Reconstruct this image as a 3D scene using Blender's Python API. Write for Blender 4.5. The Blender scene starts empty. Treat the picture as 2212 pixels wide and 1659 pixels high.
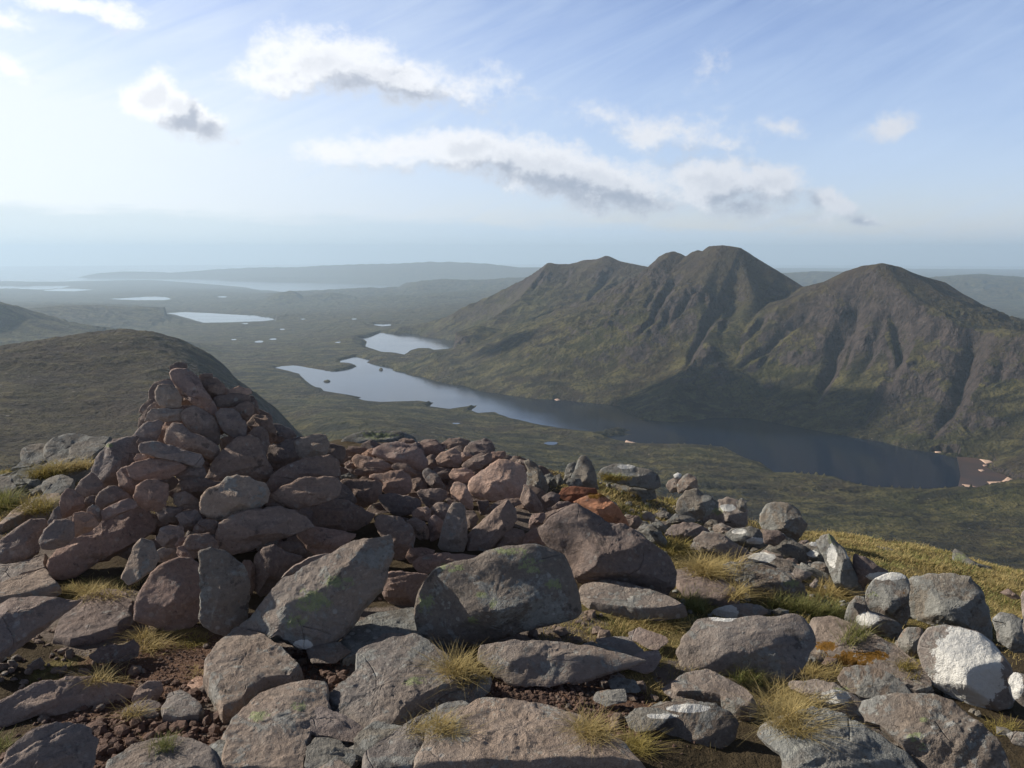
import bpy, bmesh, math, random, time
import numpy as np
from mathutils import Vector, Matrix

T0 = time.time()
R = math.radians
scene = bpy.context.scene
COL = scene.collection

# ---------------------------------------------------------------- camera
FPX, W2, H2 = 870.0, 512.0, 384.0           # focal length in pixels of a 1024 x 768 frame
PITCH = R(8.7)
EYE = 1.65
cam_d = bpy.data.cameras.new('camera')
cam_d.sensor_width = 36.0
cam_d.lens = 36.0 * FPX / 1024.0
cam_d.clip_start = 0.05
cam_d.clip_end = 200000.0
cam = bpy.data.objects.new('camera', cam_d)
cam.location = (0, 0, EYE)
cam.rotation_euler = (R(90) - PITCH, 0, 0)
COL.objects.link(cam)
scene.camera = cam

# ---------------------------------------------------------------- light
SUN_AZ, SUN_EL = R(-71), R(27)               # azimuth from +Y towards +X
sun_dir = Vector((math.sin(SUN_AZ) * math.cos(SUN_EL), math.cos(SUN_AZ) * math.cos(SUN_EL), math.sin(SUN_EL)))
sd = bpy.data.lights.new('sun', 'SUN')
sd.energy = 5.0
sd.angle = R(0.5)
sd.color = (1.0, 0.93, 0.82)
sun = bpy.data.objects.new('sun', sd)
sun.rotation_euler = sun_dir.to_track_quat('Z', 'Y').to_euler()
COL.objects.link(sun)

scene.view_settings.view_transform = 'Standard'
scene.view_settings.look = 'None'
scene.view_settings.exposure = 0.28
scene.view_settings.gamma = 1.0
scene.view_settings.use_curve_mapping = False
scene.render.engine = 'CYCLES'
cy = scene.cycles
cy.max_bounces = 6
cy.diffuse_bounces = 3
cy.glossy_bounces = 3
cy.transmission_bounces = 3
cy.volume_bounces = 5
cy.transparent_max_bounces = 8
cy.use_denoising = True
try:
    cy.denoiser = 'OPENIMAGEDENOISE'
except Exception:
    pass

# ---------------------------------------------------------------- node helpers
class NT:
    """tiny wrapper so that node graphs can be written as expressions"""
    def __init__(s, tree):
        s.t = tree
    def n(s, typ, **kw):
        nd = s.t.nodes.new(typ)
        for k, v in kw.items():
            setattr(nd, k, v)
        return nd
    def put(s, sock, v):
        if hasattr(v, 'is_output') or isinstance(v, bpy.types.NodeSocket):
            s.t.links.new(v, sock)
        elif v is not None:
            sock.default_value = v
    def m(s, op, a, b=None, c=None, clamp=False):
        nd = s.n('ShaderNodeMath', operation=op, use_clamp=clamp)
        s.put(nd.inputs[0], a)
        if b is not None: s.put(nd.inputs[1], b)
        if c is not None: s.put(nd.inputs[2], c)
        return nd.outputs[0]
    def vm(s, op, a, b=None, scale=None):
        nd = s.n('ShaderNodeVectorMath', operation=op)
        s.put(nd.inputs[0], a)
        if b is not None: s.put(nd.inputs[1], b)
        if scale is not None: s.put(nd.inputs['Scale'], scale)
        return nd.outputs['Value'] if op in ('LENGTH', 'DOT_PRODUCT', 'DISTANCE') else nd.outputs[0]
    def ss(s, x, lo, hi, a=0.0, b=1.0):
        nd = s.n('ShaderNodeMapRange', interpolation_type='SMOOTHSTEP')
        s.put(nd.inputs[0], x)
        nd.inputs[1].default_value = lo; nd.inputs[2].default_value = hi
        nd.inputs[3].default_value = a; nd.inputs[4].default_value = b
        return nd.outputs[0]
    def mix(s, f, a, b, blend='MIX'):
        nd = s.n('ShaderNodeMix', data_type='RGBA', blend_type=blend)
        s.put(nd.inputs[0], f); s.put(nd.inputs[6], a); s.put(nd.inputs[7], b)
        return nd.outputs[2]
    def noise(s, vec, scale, detail=5, rough=0.55, dist=0.0, out=0, w=None, typ=None):
        nd = s.n('ShaderNodeTexNoise')
        if w is not None:
            nd.noise_dimensions = '4D'; s.put(nd.inputs['W'], w)
        if typ: nd.noise_type = typ
        if vec is not None: s.put(nd.inputs['Vector'], vec)
        nd.inputs['Scale'].default_value = scale
        nd.inputs['Detail'].default_value = detail
        nd.inputs['Roughness'].default_value = rough
        nd.inputs['Distortion'].default_value = dist
        return nd.outputs[out]
    def vor(s, vec, scale, feature='F1', out=0, rnd=1.0):
        nd = s.n('ShaderNodeTexVoronoi', feature=feature)
        s.put(nd.inputs['Vector'], vec)
        nd.inputs['Scale'].default_value = scale
        nd.inputs['Randomness'].default_value = rnd
        return nd.outputs[out]
    def mapping(s, vec, loc=(0, 0, 0), rot=(0, 0, 0), scale=(1, 1, 1), typ='POINT'):
        nd = s.n('ShaderNodeMapping', vector_type=typ)
        s.put(nd.inputs[0], vec)
        nd.inputs[1].default_value = loc; nd.inputs[2].default_value = rot; nd.inputs[3].default_value = scale
        return nd.outputs[0]

def px_dir(u, v):
    """pixel of a 1024 x 768 frame -> unit direction"""
    xc, yc = (u - W2) / FPX, -(v - H2) / FPX
    d = np.array([xc, math.cos(PITCH) + yc * math.sin(PITCH), -math.sin(PITCH) + yc * math.cos(PITCH)])
    return d / np.linalg.norm(d)
KW = 1024.0 / 2212.0
def azel(wx, wy):
    d = px_dir(wx * KW, wy * KW)
    return math.degrees(math.atan2(d[0], d[1])), math.degrees(math.asin(d[2]))

# ---------------------------------------------------------------- sky
def build_world():
    world = bpy.data.worlds.new('World')
    scene.world = world
    world.use_nodes = True
    t = world.node_tree
    t.nodes.clear()
    g = NT(t)
    STR = 0.086
    sky = g.n('ShaderNodeTexSky', sky_type='NISHITA')
    sky.sun_disc = False
    sky.sun_elevation = SUN_EL
    sky.sun_rotation = SUN_AZ
    sky.altitude = 900
    sky.air_density = 1.0
    sky.dust_density = 1.2
    sky.ozone_density = 1.5
    # group: direction in degrees (az, el) -> cloud density
    def density_group():
        gr = bpy.data.node_groups.new('cloud_density', 'ShaderNodeTree')
        gr.interface.new_socket('P', in_out='INPUT', socket_type='NodeSocketVector')
        gr.interface.new_socket('D', in_out='OUTPUT', socket_type='NodeSocketFloat')
        h = NT(gr)
        i = h.n('NodeGroupInput').outputs[0]
        o = h.n('NodeGroupOutput').inputs[0]
        warp = h.vm('SUBTRACT', h.noise(i, 0.22, 5, 0.62, out=1), (0.5, 0.5, 0.5))
        p = h.vm('ADD', i, h.vm('MULTIPLY', warp, (4.2, 2.6, 0)))
        blobs = [  # W-frame centre x, y, half sizes, tilt (clockwise), strength
            (700, 125, 125, 55, 0, 1.0), (585, 165, 80, 38, 0, .95), (830, 165, 150, 46, 8, .95), (960, 190, 130, 45, 8, .5),
            (1085, 200, 45, 45, 0, .32), (770, 100, 70, 40, 0, .7),
            (328, 200, 50, 46, 20, 1.25), (395, 245, 88, 38, 33, 1.15),
            (150, 0, 120, 24, 0, .8), (245, 22, 60, 30, 20, .7), (10, 45, 40, 26, 0, .6), (20, 155, 60, 30, 10, .55),
            (870, 330, 120, 38, -3, .75), (1010, 325, 120, 46, 0, 1.05), (1150, 358, 150, 56, 12, 1.15), (1290, 400, 140, 50, 18, 1.1), (715, 335, 70, 28, 0, .65), (1400, 400, 110, 44, 0, .7),
            (1540, 395, 105, 46, 0, 1.0), (1665, 400, 85, 42, 5, .85), (1480, 415, 70, 30, 0, .6), (1620, 445, 110, 26, 0, .6),
            (1800, 445, 55, 24, 25, .8), (1860, 478, 55, 12, 5, .7),
            (1430, 285, 105, 38, 0, .6), (1550, 312, 90, 26, 8, .55), (1690, 280, 70, 26, 0, .42), (1925, 270, 75, 30, 0, .72), (1740, 470, 90, 22, 6, .4),
            (1525, 150, 36, 36, 0, .36), (1300, 240, 90, 26, 0, .35)]
        acc = None
        for (x, y, a, b, rot, k) in blobs:
            az, el = azel(x, y)
            az2, el2 = azel(x + a, y)
            azh, elh = azel(x, y + b)
            q = h.mapping(p, (az, el, 0), (0, 0, -R(rot)), (max(.1, abs(az2 - az)) * 1.55, max(.1, abs(elh - el)) * 1.55, 1), 'TEXTURE')
            v = h.m('MULTIPLY', h.m('SUBTRACT', 1.0, h.vm('LENGTH', q)), k)
            acc = v if acc is None else h.n('ShaderNodeMath', operation='SMOOTH_MAX').outputs[0] if False else smax(h, acc, v)
        det = h.m('ADD', h.m('MULTIPLY', h.noise(h.mapping(i, scale=(1, 1.4, 1)), 0.42, 8, 0.66), 0.75), h.m('MULTIPLY', h.noise(i, 1.3, 6, 0.7), 0.25))
        d = h.m('ADD', acc, h.m('MULTIPLY', h.m('SUBTRACT', det, 0.5), 1.55))
        gr.links.new(d, o)
        return gr
    def smax(h, a, b):
        nd = h.n('ShaderNodeMath', operation='SMOOTH_MAX')
        h.put(nd.inputs[0], a); h.put(nd.inputs[1], b); nd.inputs[2].default_value = 0.15
        return nd.outputs[0]
    grp = density_group()
    tc = g.n('ShaderNodeTexCoord').outputs['Generated']
    d = g.vm('NORMALIZE', tc)
    sx = g.n('ShaderNodeSeparateXYZ'); g.put(sx.inputs[0], d)
    az = g.m('MULTIPLY', g.m('ARCTAN2', sx.outputs[0], sx.outputs[1]), 180 / math.pi)
    el = g.m('MULTIPLY', g.m('ARCSINE', sx.outputs[2]), 180 / math.pi)
    cmb = g.n('ShaderNodeCombineXYZ'); g.put(cmb.inputs[0], az); g.put(cmb.inputs[1], el)
    P = cmb.outputs[0]
    def dens(p):
        nd = g.n('ShaderNodeGroup'); nd.node_tree = grp
        g.put(nd.inputs[0], p)
        return nd.outputs[0]
    d0 = dens(P)
    d1 = dens(g.vm('ADD', P, (-1.7, 1.3, 0)))
    alpha = g.ss(d0, 0.03, 0.60)
    core = g.ss(d0, 0.20, 1.05)                        # thick middles are grey, edges towards the sun stay white
    side = g.ss(g.m('SUBTRACT', d1, d0), -0.35, 0.30)
    lit = g.m('SUBTRACT', 1.25, g.m('ADD', g.m('MULTIPLY', core, 0.62), g.m('MULTIPLY', side, 0.75)))
    # thin parts stay bright
    warm = g.ss(g.vm('DOT_PRODUCT', d, (sun_dir.x, sun_dir.y, 0)), -0.2, 0.7)
    white = g.mix(warm, (6.9, 7.2, 7.9, 1), (10.5, 10.6, 10.8, 1))
    grey = g.mix(warm, (2.9, 3.5, 4.6, 1), (4.7, 5.1, 6.0, 1))
    ccol = g.mix(g.ss(lit, 0.0, 1.0), grey, white)
    # veil: streaked cirrus fanning out, thicker towards the horizon and the sun
    ang = g.mapping(P, (18, -8, 0), (0, 0, R(24)), (1, 1, 1), 'TEXTURE')
    vz = g.noise(g.mapping(ang, scale=(0.05, 0.42, 1)), 1.0, 7, 0.6, 1.8)
    vz2 = g.noise(g.mapping(P, scale=(0.05, 0.13, 1)), 1.0, 5, 0.55, 0.5)
    low = g.ss(el, 21.0, 3.0)
    sdv = Vector((sun_dir.x, sun_dir.y, 0)).normalized()
    left = g.ss(g.vm('DOT_PRODUCT', d, tuple(sdv)), 0.10, 0.82)
    base = g.m('ADD', g.m('MULTIPLY', low, g.m('ADD', 0.34, g.m('MULTIPLY', left, 0.70))),
               0.17)
    veil = g.m('ADD', g.m('MULTIPLY', base, g.ss(g.vm('DOT_PRODUCT', d, tuple(sdv)), -1.0, -0.15, 0.35, 1.0)), g.m('MULTIPLY', g.m('SUBTRACT', g.m('ADD', vz, vz2), 1.0), 0.9), clamp=True)  # veil thinned away from the sun to cut fill light
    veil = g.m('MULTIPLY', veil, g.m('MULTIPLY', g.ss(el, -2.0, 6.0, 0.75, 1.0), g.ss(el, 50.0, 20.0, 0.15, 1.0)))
    vcol = g.mix(left, (5.4, 6.8, 8.9, 1), (9.2, 9.8, 10.2, 1))
    # clear pale band between the cloud base and the horizon
    edge = g.m('ADD', el, g.m('ADD', g.m('MULTIPLY', az, 0.028), g.m('MULTIPLY', g.m('SUBTRACT', g.noise(g.mapping(P, scale=(0.16, 1.0, 1)), 1.0, 6, 0.65), 0.5), 2.2)))
    band = g.m('MULTIPLY', g.ss(edge, 2.15, 1.2), g.ss(g.vm('DOT_PRODUCT', d, tuple(sdv)), -0.3, 0.4, .35, 1.0))
    skyc = g.mix(1.0, sky.outputs[0], (1.12, 1.05, 1.22, 1), 'MULTIPLY')
    lift = g.m('MULTIPLY', g.ss(el, 42.0, 12.0, 0.17, 1.30), g.ss(g.vm('DOT_PRODUCT', d, tuple(sdv)), -1.0, -0.1, 0.62, 1.0))            # zenith and anti-sun side dimmed below the lower sky to cut fill light
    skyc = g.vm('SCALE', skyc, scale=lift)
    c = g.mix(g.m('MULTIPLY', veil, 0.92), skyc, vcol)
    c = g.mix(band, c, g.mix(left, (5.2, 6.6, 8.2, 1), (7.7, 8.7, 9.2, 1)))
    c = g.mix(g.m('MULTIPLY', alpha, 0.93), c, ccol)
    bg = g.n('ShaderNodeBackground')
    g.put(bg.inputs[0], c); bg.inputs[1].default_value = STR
    out = g.n('ShaderNodeOutputWorld')
    t.links.new(bg.outputs[0], out.inputs[0])
    world.cycles.sampling_method = 'MANUAL'
    world.cycles.sample_map_resolution = 512
build_world()

def tag(o, label=None, cat=None, group=None, kind=None):
    if label: o['label'] = label
    if cat: o['category'] = cat
    if group: o['group'] = group
    if kind: o['kind'] = kind
    return o

def link_mesh(name, verts, faces, mat=None, parent=None, smooth=True, mesh=None):
    if mesh is None:
        mesh = bpy.data.meshes.new(name)
        if isinstance(verts, np.ndarray):
            fa = np.asarray(faces)
            mesh.vertices.add(len(verts)); mesh.vertices.foreach_set('co', verts.astype(np.float32).ravel())
            k = fa.shape[1]
            mesh.loops.add(fa.size); mesh.loops.foreach_set('vertex_index', fa.astype(np.int32).ravel())
            mesh.polygons.add(len(fa))
            mesh.polygons.foreach_set('loop_start', np.arange(0, fa.size, k, dtype=np.int32))
            mesh.polygons.foreach_set('loop_total', np.full(len(fa), k, dtype=np.int32))
            mesh.update(calc_edges=True); mesh.validate()
        else:
            mesh.from_pydata(verts, [], faces); mesh.update()
        mesh.polygons.foreach_set('use_smooth', [smooth] * len(mesh.polygons))
    o = bpy.data.objects.new(name, mesh)
    COL.objects.link(o)
    if mat and not mesh.materials: mesh.materials.append(mat)
    if parent: o.parent = parent
    return o

# ---------------------------------------------------------------- numpy noise
_rs = np.random.RandomState(7)
_G = _rs.randn(4096, 3); _G /= np.linalg.norm(_G, axis=1)[:, None]
def _h3(i, j, k, seed):
    n = (i * 73856093) ^ (j * 19349663) ^ (k * 83492791) ^ (seed * 2654435)
    n = (n ^ (n >> 13)) * 1274126177
    return (n ^ (n >> 16)) & 4095
def perlin(p, seed=0):
    """p (N,2|3) -> about -1..1"""
    p = np.asarray(p, dtype=np.float64)
    if p.shape[1] == 2:
        p = np.concatenate([p, np.full((len(p), 1), 0.37)], 1)
    i = np.floor(p).astype(np.int64); f = p - i
    u = f * f * f * (f * (f * 6 - 15) + 10)
    out = 0
    for dx in (0, 1):
        wx = u[:, 0] if dx else 1 - u[:, 0]
        for dy in (0, 1):
            wy = u[:, 1] if dy else 1 - u[:, 1]
            for dz in (0, 1):
                wz = u[:, 2] if dz else 1 - u[:, 2]
                g = _G[_h3(i[:, 0] + dx, i[:, 1] + dy, i[:, 2] + dz, seed)]
                out = out + wx * wy * wz * (g[:, 0] * (f[:, 0] - dx) + g[:, 1] * (f[:, 1] - dy) + g[:, 2] * (f[:, 2] - dz))
    return out * 1.5
def fbm(p, octv=5, gain=0.5, lac=2.03, seed=0, ridged=False):
    p = np.asarray(p, dtype=np.float64); a, s, o = 1.0, 0.0, 0.0
    for k in range(octv):
        n = perlin(p, seed + k)
        if ridged: n = 1 - 2 * np.abs(n)
        o = o + a * n; s += a
        a *= gain; p = p * lac + 11.3
    return o / s
def sstep(x, a, b):
    t = np.clip((x - a) / (b - a), 0, 1)
    return t * t * (3 - 2 * t)

# picture tiles the data below was measured in -> pixels of a 1024 x 768 frame
TILES = {'A': (0, 1100), 'B': (900, 1300), 'C': (0, 1632), 'D': (1088, 1632), 'E': (2176, 1632), 'F': (1700, 1350),
         'G': (0, 700), 'H': (1088, 750), 'I': (2176, 750)}
def tp(tile, x, y):
    if tile == 'W': return x * KW, y * KW
    ox, oy = TILES[tile]; k = 1088.0 / 2212.0
    return (ox + x * k) / 3.1875, (oy + y * k) / 3.1875
def ray(u, v, D=None, z=None):
    """point on the line of sight at horizontal distance D, or at height z"""
    d = px_dir(u, v); h = math.hypot(d[0], d[1])
    if D is None: D = (z - EYE) / d[2] * h
    return np.array([d[0] / h * D, d[1] / h * D, EYE + d[2] / h * D])
# ================================================================ FAR TERRAIN
def mat_new(name):
    m = bpy.data.materials.new(name); m.use_nodes = True
    t = m.node_tree; t.nodes.clear()
    g = NT(t)
    b = g.n('ShaderNodeBsdfPrincipled'); o = g.n('ShaderNodeOutputMaterial')
    t.links.new(b.outputs[0], o.inputs[0])
    return m, g, b

SEA = -855.0
def mtn(*pts): return [ray(*tp('W', x, y), D=D) for x, y, D in pts]

LOCHS = {}
def T(tile, *pts): return [tp(tile, x, y) for x, y in pts]
LOCHS['main'] = (-470.0,
    T('G', (1780, 960), (1830, 950), (1900, 945), (1960, 952), (2010, 962), (2110, 978)) + T('H', (-60, 882), (0, 875), (60, 865), (100, 852), (88, 838), (30, 833), (-14, 830)) +
    T('H', (0, 807), (40, 800), (90, 785), (130, 795), (190, 805), (165, 825), (240, 845), (330, 860), (335, 878), (410, 885), (430, 905), (520, 915), (600, 942), (700, 965), (800, 975), (900, 1010),
      (1000, 1022), (1100, 1040), (1250, 1060), (1400, 1065), (1550, 1080), (1700, 1095), (1810, 1108), (1830, 1140), (1900, 1180), (1940, 1195), (2080, 1205), (2200, 1212)) +
    T('I', (100, 1195), (200, 1180), (430, 1185), (600, 1215), (800, 1255), (950, 1280), (1100, 1310), (1300, 1340), (1450, 1385), (1600, 1405), (1760, 1440), (1870, 1446), (1990, 1466), (1960, 1500), (2000, 1530), (2080, 1556),
      (2120, 1585), (1980, 1603), (1900, 1632), (1790, 1625), (1600, 1642), (1250, 1630), (1130, 1610), (1060, 1590), (980, 1560), (800, 1545), (700, 1535), (590, 1535), (500, 1470), (400, 1440), (320, 1400), (270, 1370), (60, 1352)) +
    T('H', (2100, 1350), (1900, 1345), (1840, 1335), (1760, 1320), (1715, 1303), (1800, 1298), (1885, 1292), (1820, 1280), (1880, 1262), (1770, 1250), (1700, 1268), (1640, 1272), (1500, 1260), (1400, 1245), (1280, 1225),
      (1210, 1210), (1100, 1185), (1010, 1155), (990, 1145), (880, 1150), (840, 1135), (880, 1102), (780, 1112), (700, 1125), (640, 1118), (570, 1108), (600, 1085), (500, 1072), (400, 1075), (250, 1080),
      (150, 1070), (110, 1058), (130, 1050), (60, 1035), (0, 1027)) +
    T('G', (2100, 1110), (2080, 1090), (2040, 1085), (1990, 1050), (1950, 1015), (1940, 1000), (1850, 975)))
LOCHS['second'] = (-476.0, T('H', (125, 668), (200, 655), (260, 630), (350, 638), (430, 635), (500, 640), (520, 655), (560, 662), (640, 670), (735, 685), (715, 725), (690, 735), (600, 742), (570, 730), (500, 730), (450, 745),
    (410, 773), (370, 765), (330, 758), (260, 755), (200, 735), (155, 720), (165, 690), (150, 675)))
LOCHS['small'] = (-490.0, T('H', (205, 578), (320, 576), (322, 585), (265, 590), (230, 585)))
LOCHS['third'] = (-620.0, T('G', (1075, 606), (1200, 600), (1350, 605), (1500, 615), (1650, 622), (1750, 635), (1785, 648), (1700, 658), (1500, 665), (1320, 668), (1270, 655), (1240, 645), (1190, 632), (1130, 615)))
LOCHS['fourth'] = (-720.0, T('G', (680, 512), (800, 510), (940, 500), (980, 497), (1080, 503), (1108, 515), (1060, 522), (900, 522), (760, 517)))
LOCHS['fifth'] = (-800.0, T('G', (285, 460), (380, 448), (500, 448), (600, 455), (480, 464), (350, 463)))
# small pools: W-frame x, y, half width, height
POOLS = [(828, 702, 14, 1.6, -486), (560, 738, 9, 2.0, -530), (590, 733, 7, 1.5, -530), (610, 712, 5, 1.3, -540), (730, 741, 6, 1.2, -500), (765, 690, 5, 1.0, -520), (530, 700, 6, 1.0, -590),
         (1110, 890, 7, 1.8, -468), (1120, 883, 8, 2, -468), (1190, 959, 15, 3.5, -466), (1365, 920, 0, 0, 0), (1235, 870, 5, 1, -468), (905, 735, 4, 1, -485), (480, 642, 9, 1.2, -690), (700, 648, 8, 1, -640),
         (590, 625, 26, 1.8, -840), (120, 627, 20, 1.2, -790), (655, 690, 5, 1, -540), (505, 735, 5, 1.4, -540), (940, 795, 0, 0, 0), (985, 915, 9, 1.6, -466), (1040, 888, 6, 1.2, -468)]

def w2(poly, z):
    return np.array([ray(u, v, z=z)[:2] for u, v in poly])
def poly_sd(pts, poly):
    """signed distance (negative inside) of pts (N,2) to a closed polygon"""
    a = poly; b = np.roll(poly, -1, 0)
    dmin = np.full(len(pts), 1e18); ins = np.zeros(len(pts), bool)
    for p, q in zip(a, b):
        e = q - p; w = pts - p
        t = np.clip((w @ e) / max(1e-9, e @ e), 0, 1)
        dd = w - t[:, None] * e
        dmin = np.minimum(dmin, (dd ** 2).sum(1))
        c = ((p[1] > pts[:, 1]) != (q[1] > pts[:, 1]))
        with np.errstate(divide='ignore', invalid='ignore'):
            xi = (q[0] - p[0]) * (pts[:, 1] - p[1]) / (q[1] - p[1] + 1e-12) + p[0]
        ins ^= c & (pts[:, 0] < xi)
    d = np.sqrt(dmin)
    return np.where(ins, -d, d)

# --- grid
NA = 880
az = np.radians(np.linspace(-46, 46, NA))
def seg(a, b, n): return np.exp(np.linspace(math.log(a), math.log(b), n, endpoint=False))
rr = np.concatenate([seg(13, 450, 50), seg(450, 1150, 110), seg(1150, 2700, 250), seg(2700, 5200, 170), seg(5200, 12000, 80), seg(12000, 40000, 95), [40000]])
NR = len(rr)
AZ, RR = np.meshgrid(az, rr)               # rows = radius
X = RR * np.sin(AZ); Y = RR * np.cos(AZ)
PTS = np.stack([X.ravel(), Y.ravel()], 1)

# --- base surface through control points (azimuth, ln r) -> z
cp = []
def C(x, y, z=None, D=None):
    u, v = tp('W', x, y); cp.append(ray(u, v, D=D, z=z))
def CX(azd, D, z): cp.append(np.array([D * math.sin(R(azd)), D * math.cos(R(azd)), z]))
for nm, (lz, poly) in LOCHS.items():
    st = 7 if nm == 'main' else 4
    for (u, v) in poly[::st]: cp.append(ray(u, v, z=lz + 4))
for a in (-46, -30, -15, 0, 15, 30, 46):
    CX(a, 13, -6.5 - (1.5 if a > 10 else 0)); CX(a, 40, -27); CX(a, 110, -72)
for a in (-46, -36, -26, -20): CX(a, 300, -152)
for a in (-12, -3): CX(a, 300, -180); CX(a, 700, -330)
for a in (6, 16, 26, 36, 46): CX(a, 300, -190); CX(a, 600, -340); CX(a, 1000, -445)
CX(-14, 500, -225)
# left whaleback
for x, y, D in [(-300, 805, 1500), (0, 765, 1600), (100, 748, 1680), (200, 728, 1700), (270, 718, 1720), (340, 724, 1720), (420, 752, 1620), (475, 795, 1500), (520, 842, 1380), (575, 892, 1300),
                (370, 790, 1230), (430, 840, 1080), (250, 800, 1200), (100, 800, 1180), (-200, 850, 1000), (0, 860, 950), (200, 900, 860), (0, 950, 740), (0, 1012, 620), (300, 900, 850), (450, 890, 900), (-200, 1000, 620), (550, 900, 1010)]:
    C(x, y, D=D)
for x, y, D in [(-150, 785, 1500), (0, 765, 1600), (100, 742, 1680), (200, 722, 1700), (270, 712, 1720), (340, 717, 1720), (420, 735, 1620), (480, 775, 1500), (530, 825, 1380), (600, 878, 1300)]:
    p = ray(x * KW, y * KW, D=D); a_ = math.degrees(math.atan2(p[0], p[1])); CX(a_, D * 1.07, p[2] - 26); CX(a_, D * 1.2, p[2] - 90)
CX(-13.2, 1000, -300); CX(-13.0, 1300, -340); CX(-12.4, 700, -275); CX(-14.8, 1150, -235)
# dead ground behind the whaleback
for x, y, D, z in [(0, 0, 2300, -330), (150, 0, 2500, -380), (300, 0, 2500, -400), (420, 0, 2300, -410), (520, 0, 2000, -400), (600, 0, 1700, -390), (-300, 0, 2300, -300)]:
    a = math.degrees(math.atan2((x * KW - 512), 870)); CX(a, D, z)
# green spur and near apron of the loch
for x, y, z in [(660, 893, -425), (720, 915, -395), (820, 935, -380), (640, 850, -462), (1000, 945, -440), (1000, 905, -466), (1150, 960, -455), (1300, 985, -452), (660, 960, -338), (760, 1000, -318), (900, 1060, -300), (1400, 965, -466), (1500, 1010, -456), (1700, 1065, -458),
                (1900, 1120, -452), (2100, 1100, -460), (2212, 1100, -458), (1700, 1150, -448), (2212, 1230, -440), (2400, 1100, -455), (2400, 1300, -420), (2000, 1180, -448), (1300, 1100, -430)]:
    C(x, y, z)
# far side of the loch, before the mountains rise
for x, y, z in [(1000, 790, -450), (1100, 830, -445), (1200, 820, -430), (1350, 850, -435), (1150, 740, -420), (1300, 760, -405), (1100, 700, -430), (900, 700, -480), (760, 720, -500), (650, 740, -505), (560, 760, -500),
                (2300, 960, -440), (2300, 880, -380), (2600, 900, -380), (1000, 690, -470), (620, 720, -545), (700, 690, -545), (860, 675, -520), (990, 665, -500), (480, 720, -560), (640, 800, -480)]:
    C(x, y, z)
# lower country out to the sea
for x, y, z in [(380, 700, -600), (640, 668, -620), (760, 668, -600), (880, 655, -580), (1000, 650, -560), (300, 690, -600), (330, 667, -560), (200, 662, -540), (100, 668, -520), (60, 664, -540), (-150, 660, -480), (0, 700, -560),
                (150, 650, -700), (300, 652, -690), (500, 655, -680), (500, 630, -740), (300, 630, -780), (100, 635, -770), (0, 625, -800), (-200, 630, -780), (620, 638, -690), (720, 645, -660), (800, 650, -640), (950, 640, -640),
                (1080, 625, -640), (200, 613, -835), (0, 612, -835), (-300, 612, -835), (400, 618, -835), (1150, 620, -600), (1300, 620, -600), (1750, 640, -620), (2100, 640, -640), (2212, 690, -600), (2500, 680, -560)]:
    C(x, y, z)
for a, z in [(-46, -930), (-30, -940), (-15, -945), (-5, -940), (5, -700), (15, -700), (30, -700), (46, -700)]:
    CX(a, 21000 if a > 0 else 23500, z); CX(a, 30000, z)
cp = np.array(cp)
def feat(p):
    return np.stack([np.arctan2(p[:, 0], p[:, 1]) * 2.2, np.log(np.hypot(p[:, 0], p[:, 1]))], 1)
def rbf(fc, val, q, smooth=1e-3):
    n = len(fc)
    def k(a, b):
        d2 = ((a[:, None, :] - b[None]) ** 2).sum(2)
        return np.sqrt(d2 + 0.003)
    K = -k(fc, fc) + 0 + smooth * np.eye(n)
    A = np.zeros((n + 3, n + 3)); A[:n, :n] = K; A[:n, n] = 1; A[:n, n + 1:] = fc; A[n, :n] = 1; A[n + 1:, :n] = fc.T
    s = np.linalg.solve(A, np.concatenate([val, [0, 0, 0]]))
    out = np.empty(len(q))
    for i in range(0, len(q), 60000):
        qq = q[i:i + 60000]
        out[i:i + 60000] = -k(qq, fc) @ s[:n] + s[n] + qq @ s[n + 1:]
    return out
_f = feat(cp)
_keep = [0]
for i in range(1, len(_f)):
    if min(((_f[_keep] - _f[i]) ** 2).sum(1)) > 1.5e-5: _keep.append(i)
BASE = rbf(_f[_keep], cp[_keep, 2], feat(PTS))
SEAP = w2([(u * KW, v * KW) for u, v in [(-500, 608), (0, 607), (120, 609), (250, 606), (330, 605), (420, 612), (520, 620), (600, 630), (650, 634), (700, 637), (770, 635), (800, 628), (850, 617), (880, 606), (900, 590), (900, 583), (-500, 583)]], SEA)
sd_ = poly_sd(PTS, SEAP)
NEARSEA = sstep(-sd_, -900, 200)
BASE = np.where(sd_ < 0, SEA - 12 - np.clip(-sd_ * .02, 0, 40), np.maximum(BASE, np.where((RR.ravel() > 15000) & (sd_ < 3000), SEA + 6, -1e9)))
BASE = np.where((sd_ > 0) & (sd_ < 2500) & (RR.ravel() > 14000), np.minimum(BASE, SEA + 8 + sd_ * .05), BASE)
BASE0 = BASE.copy()

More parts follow.
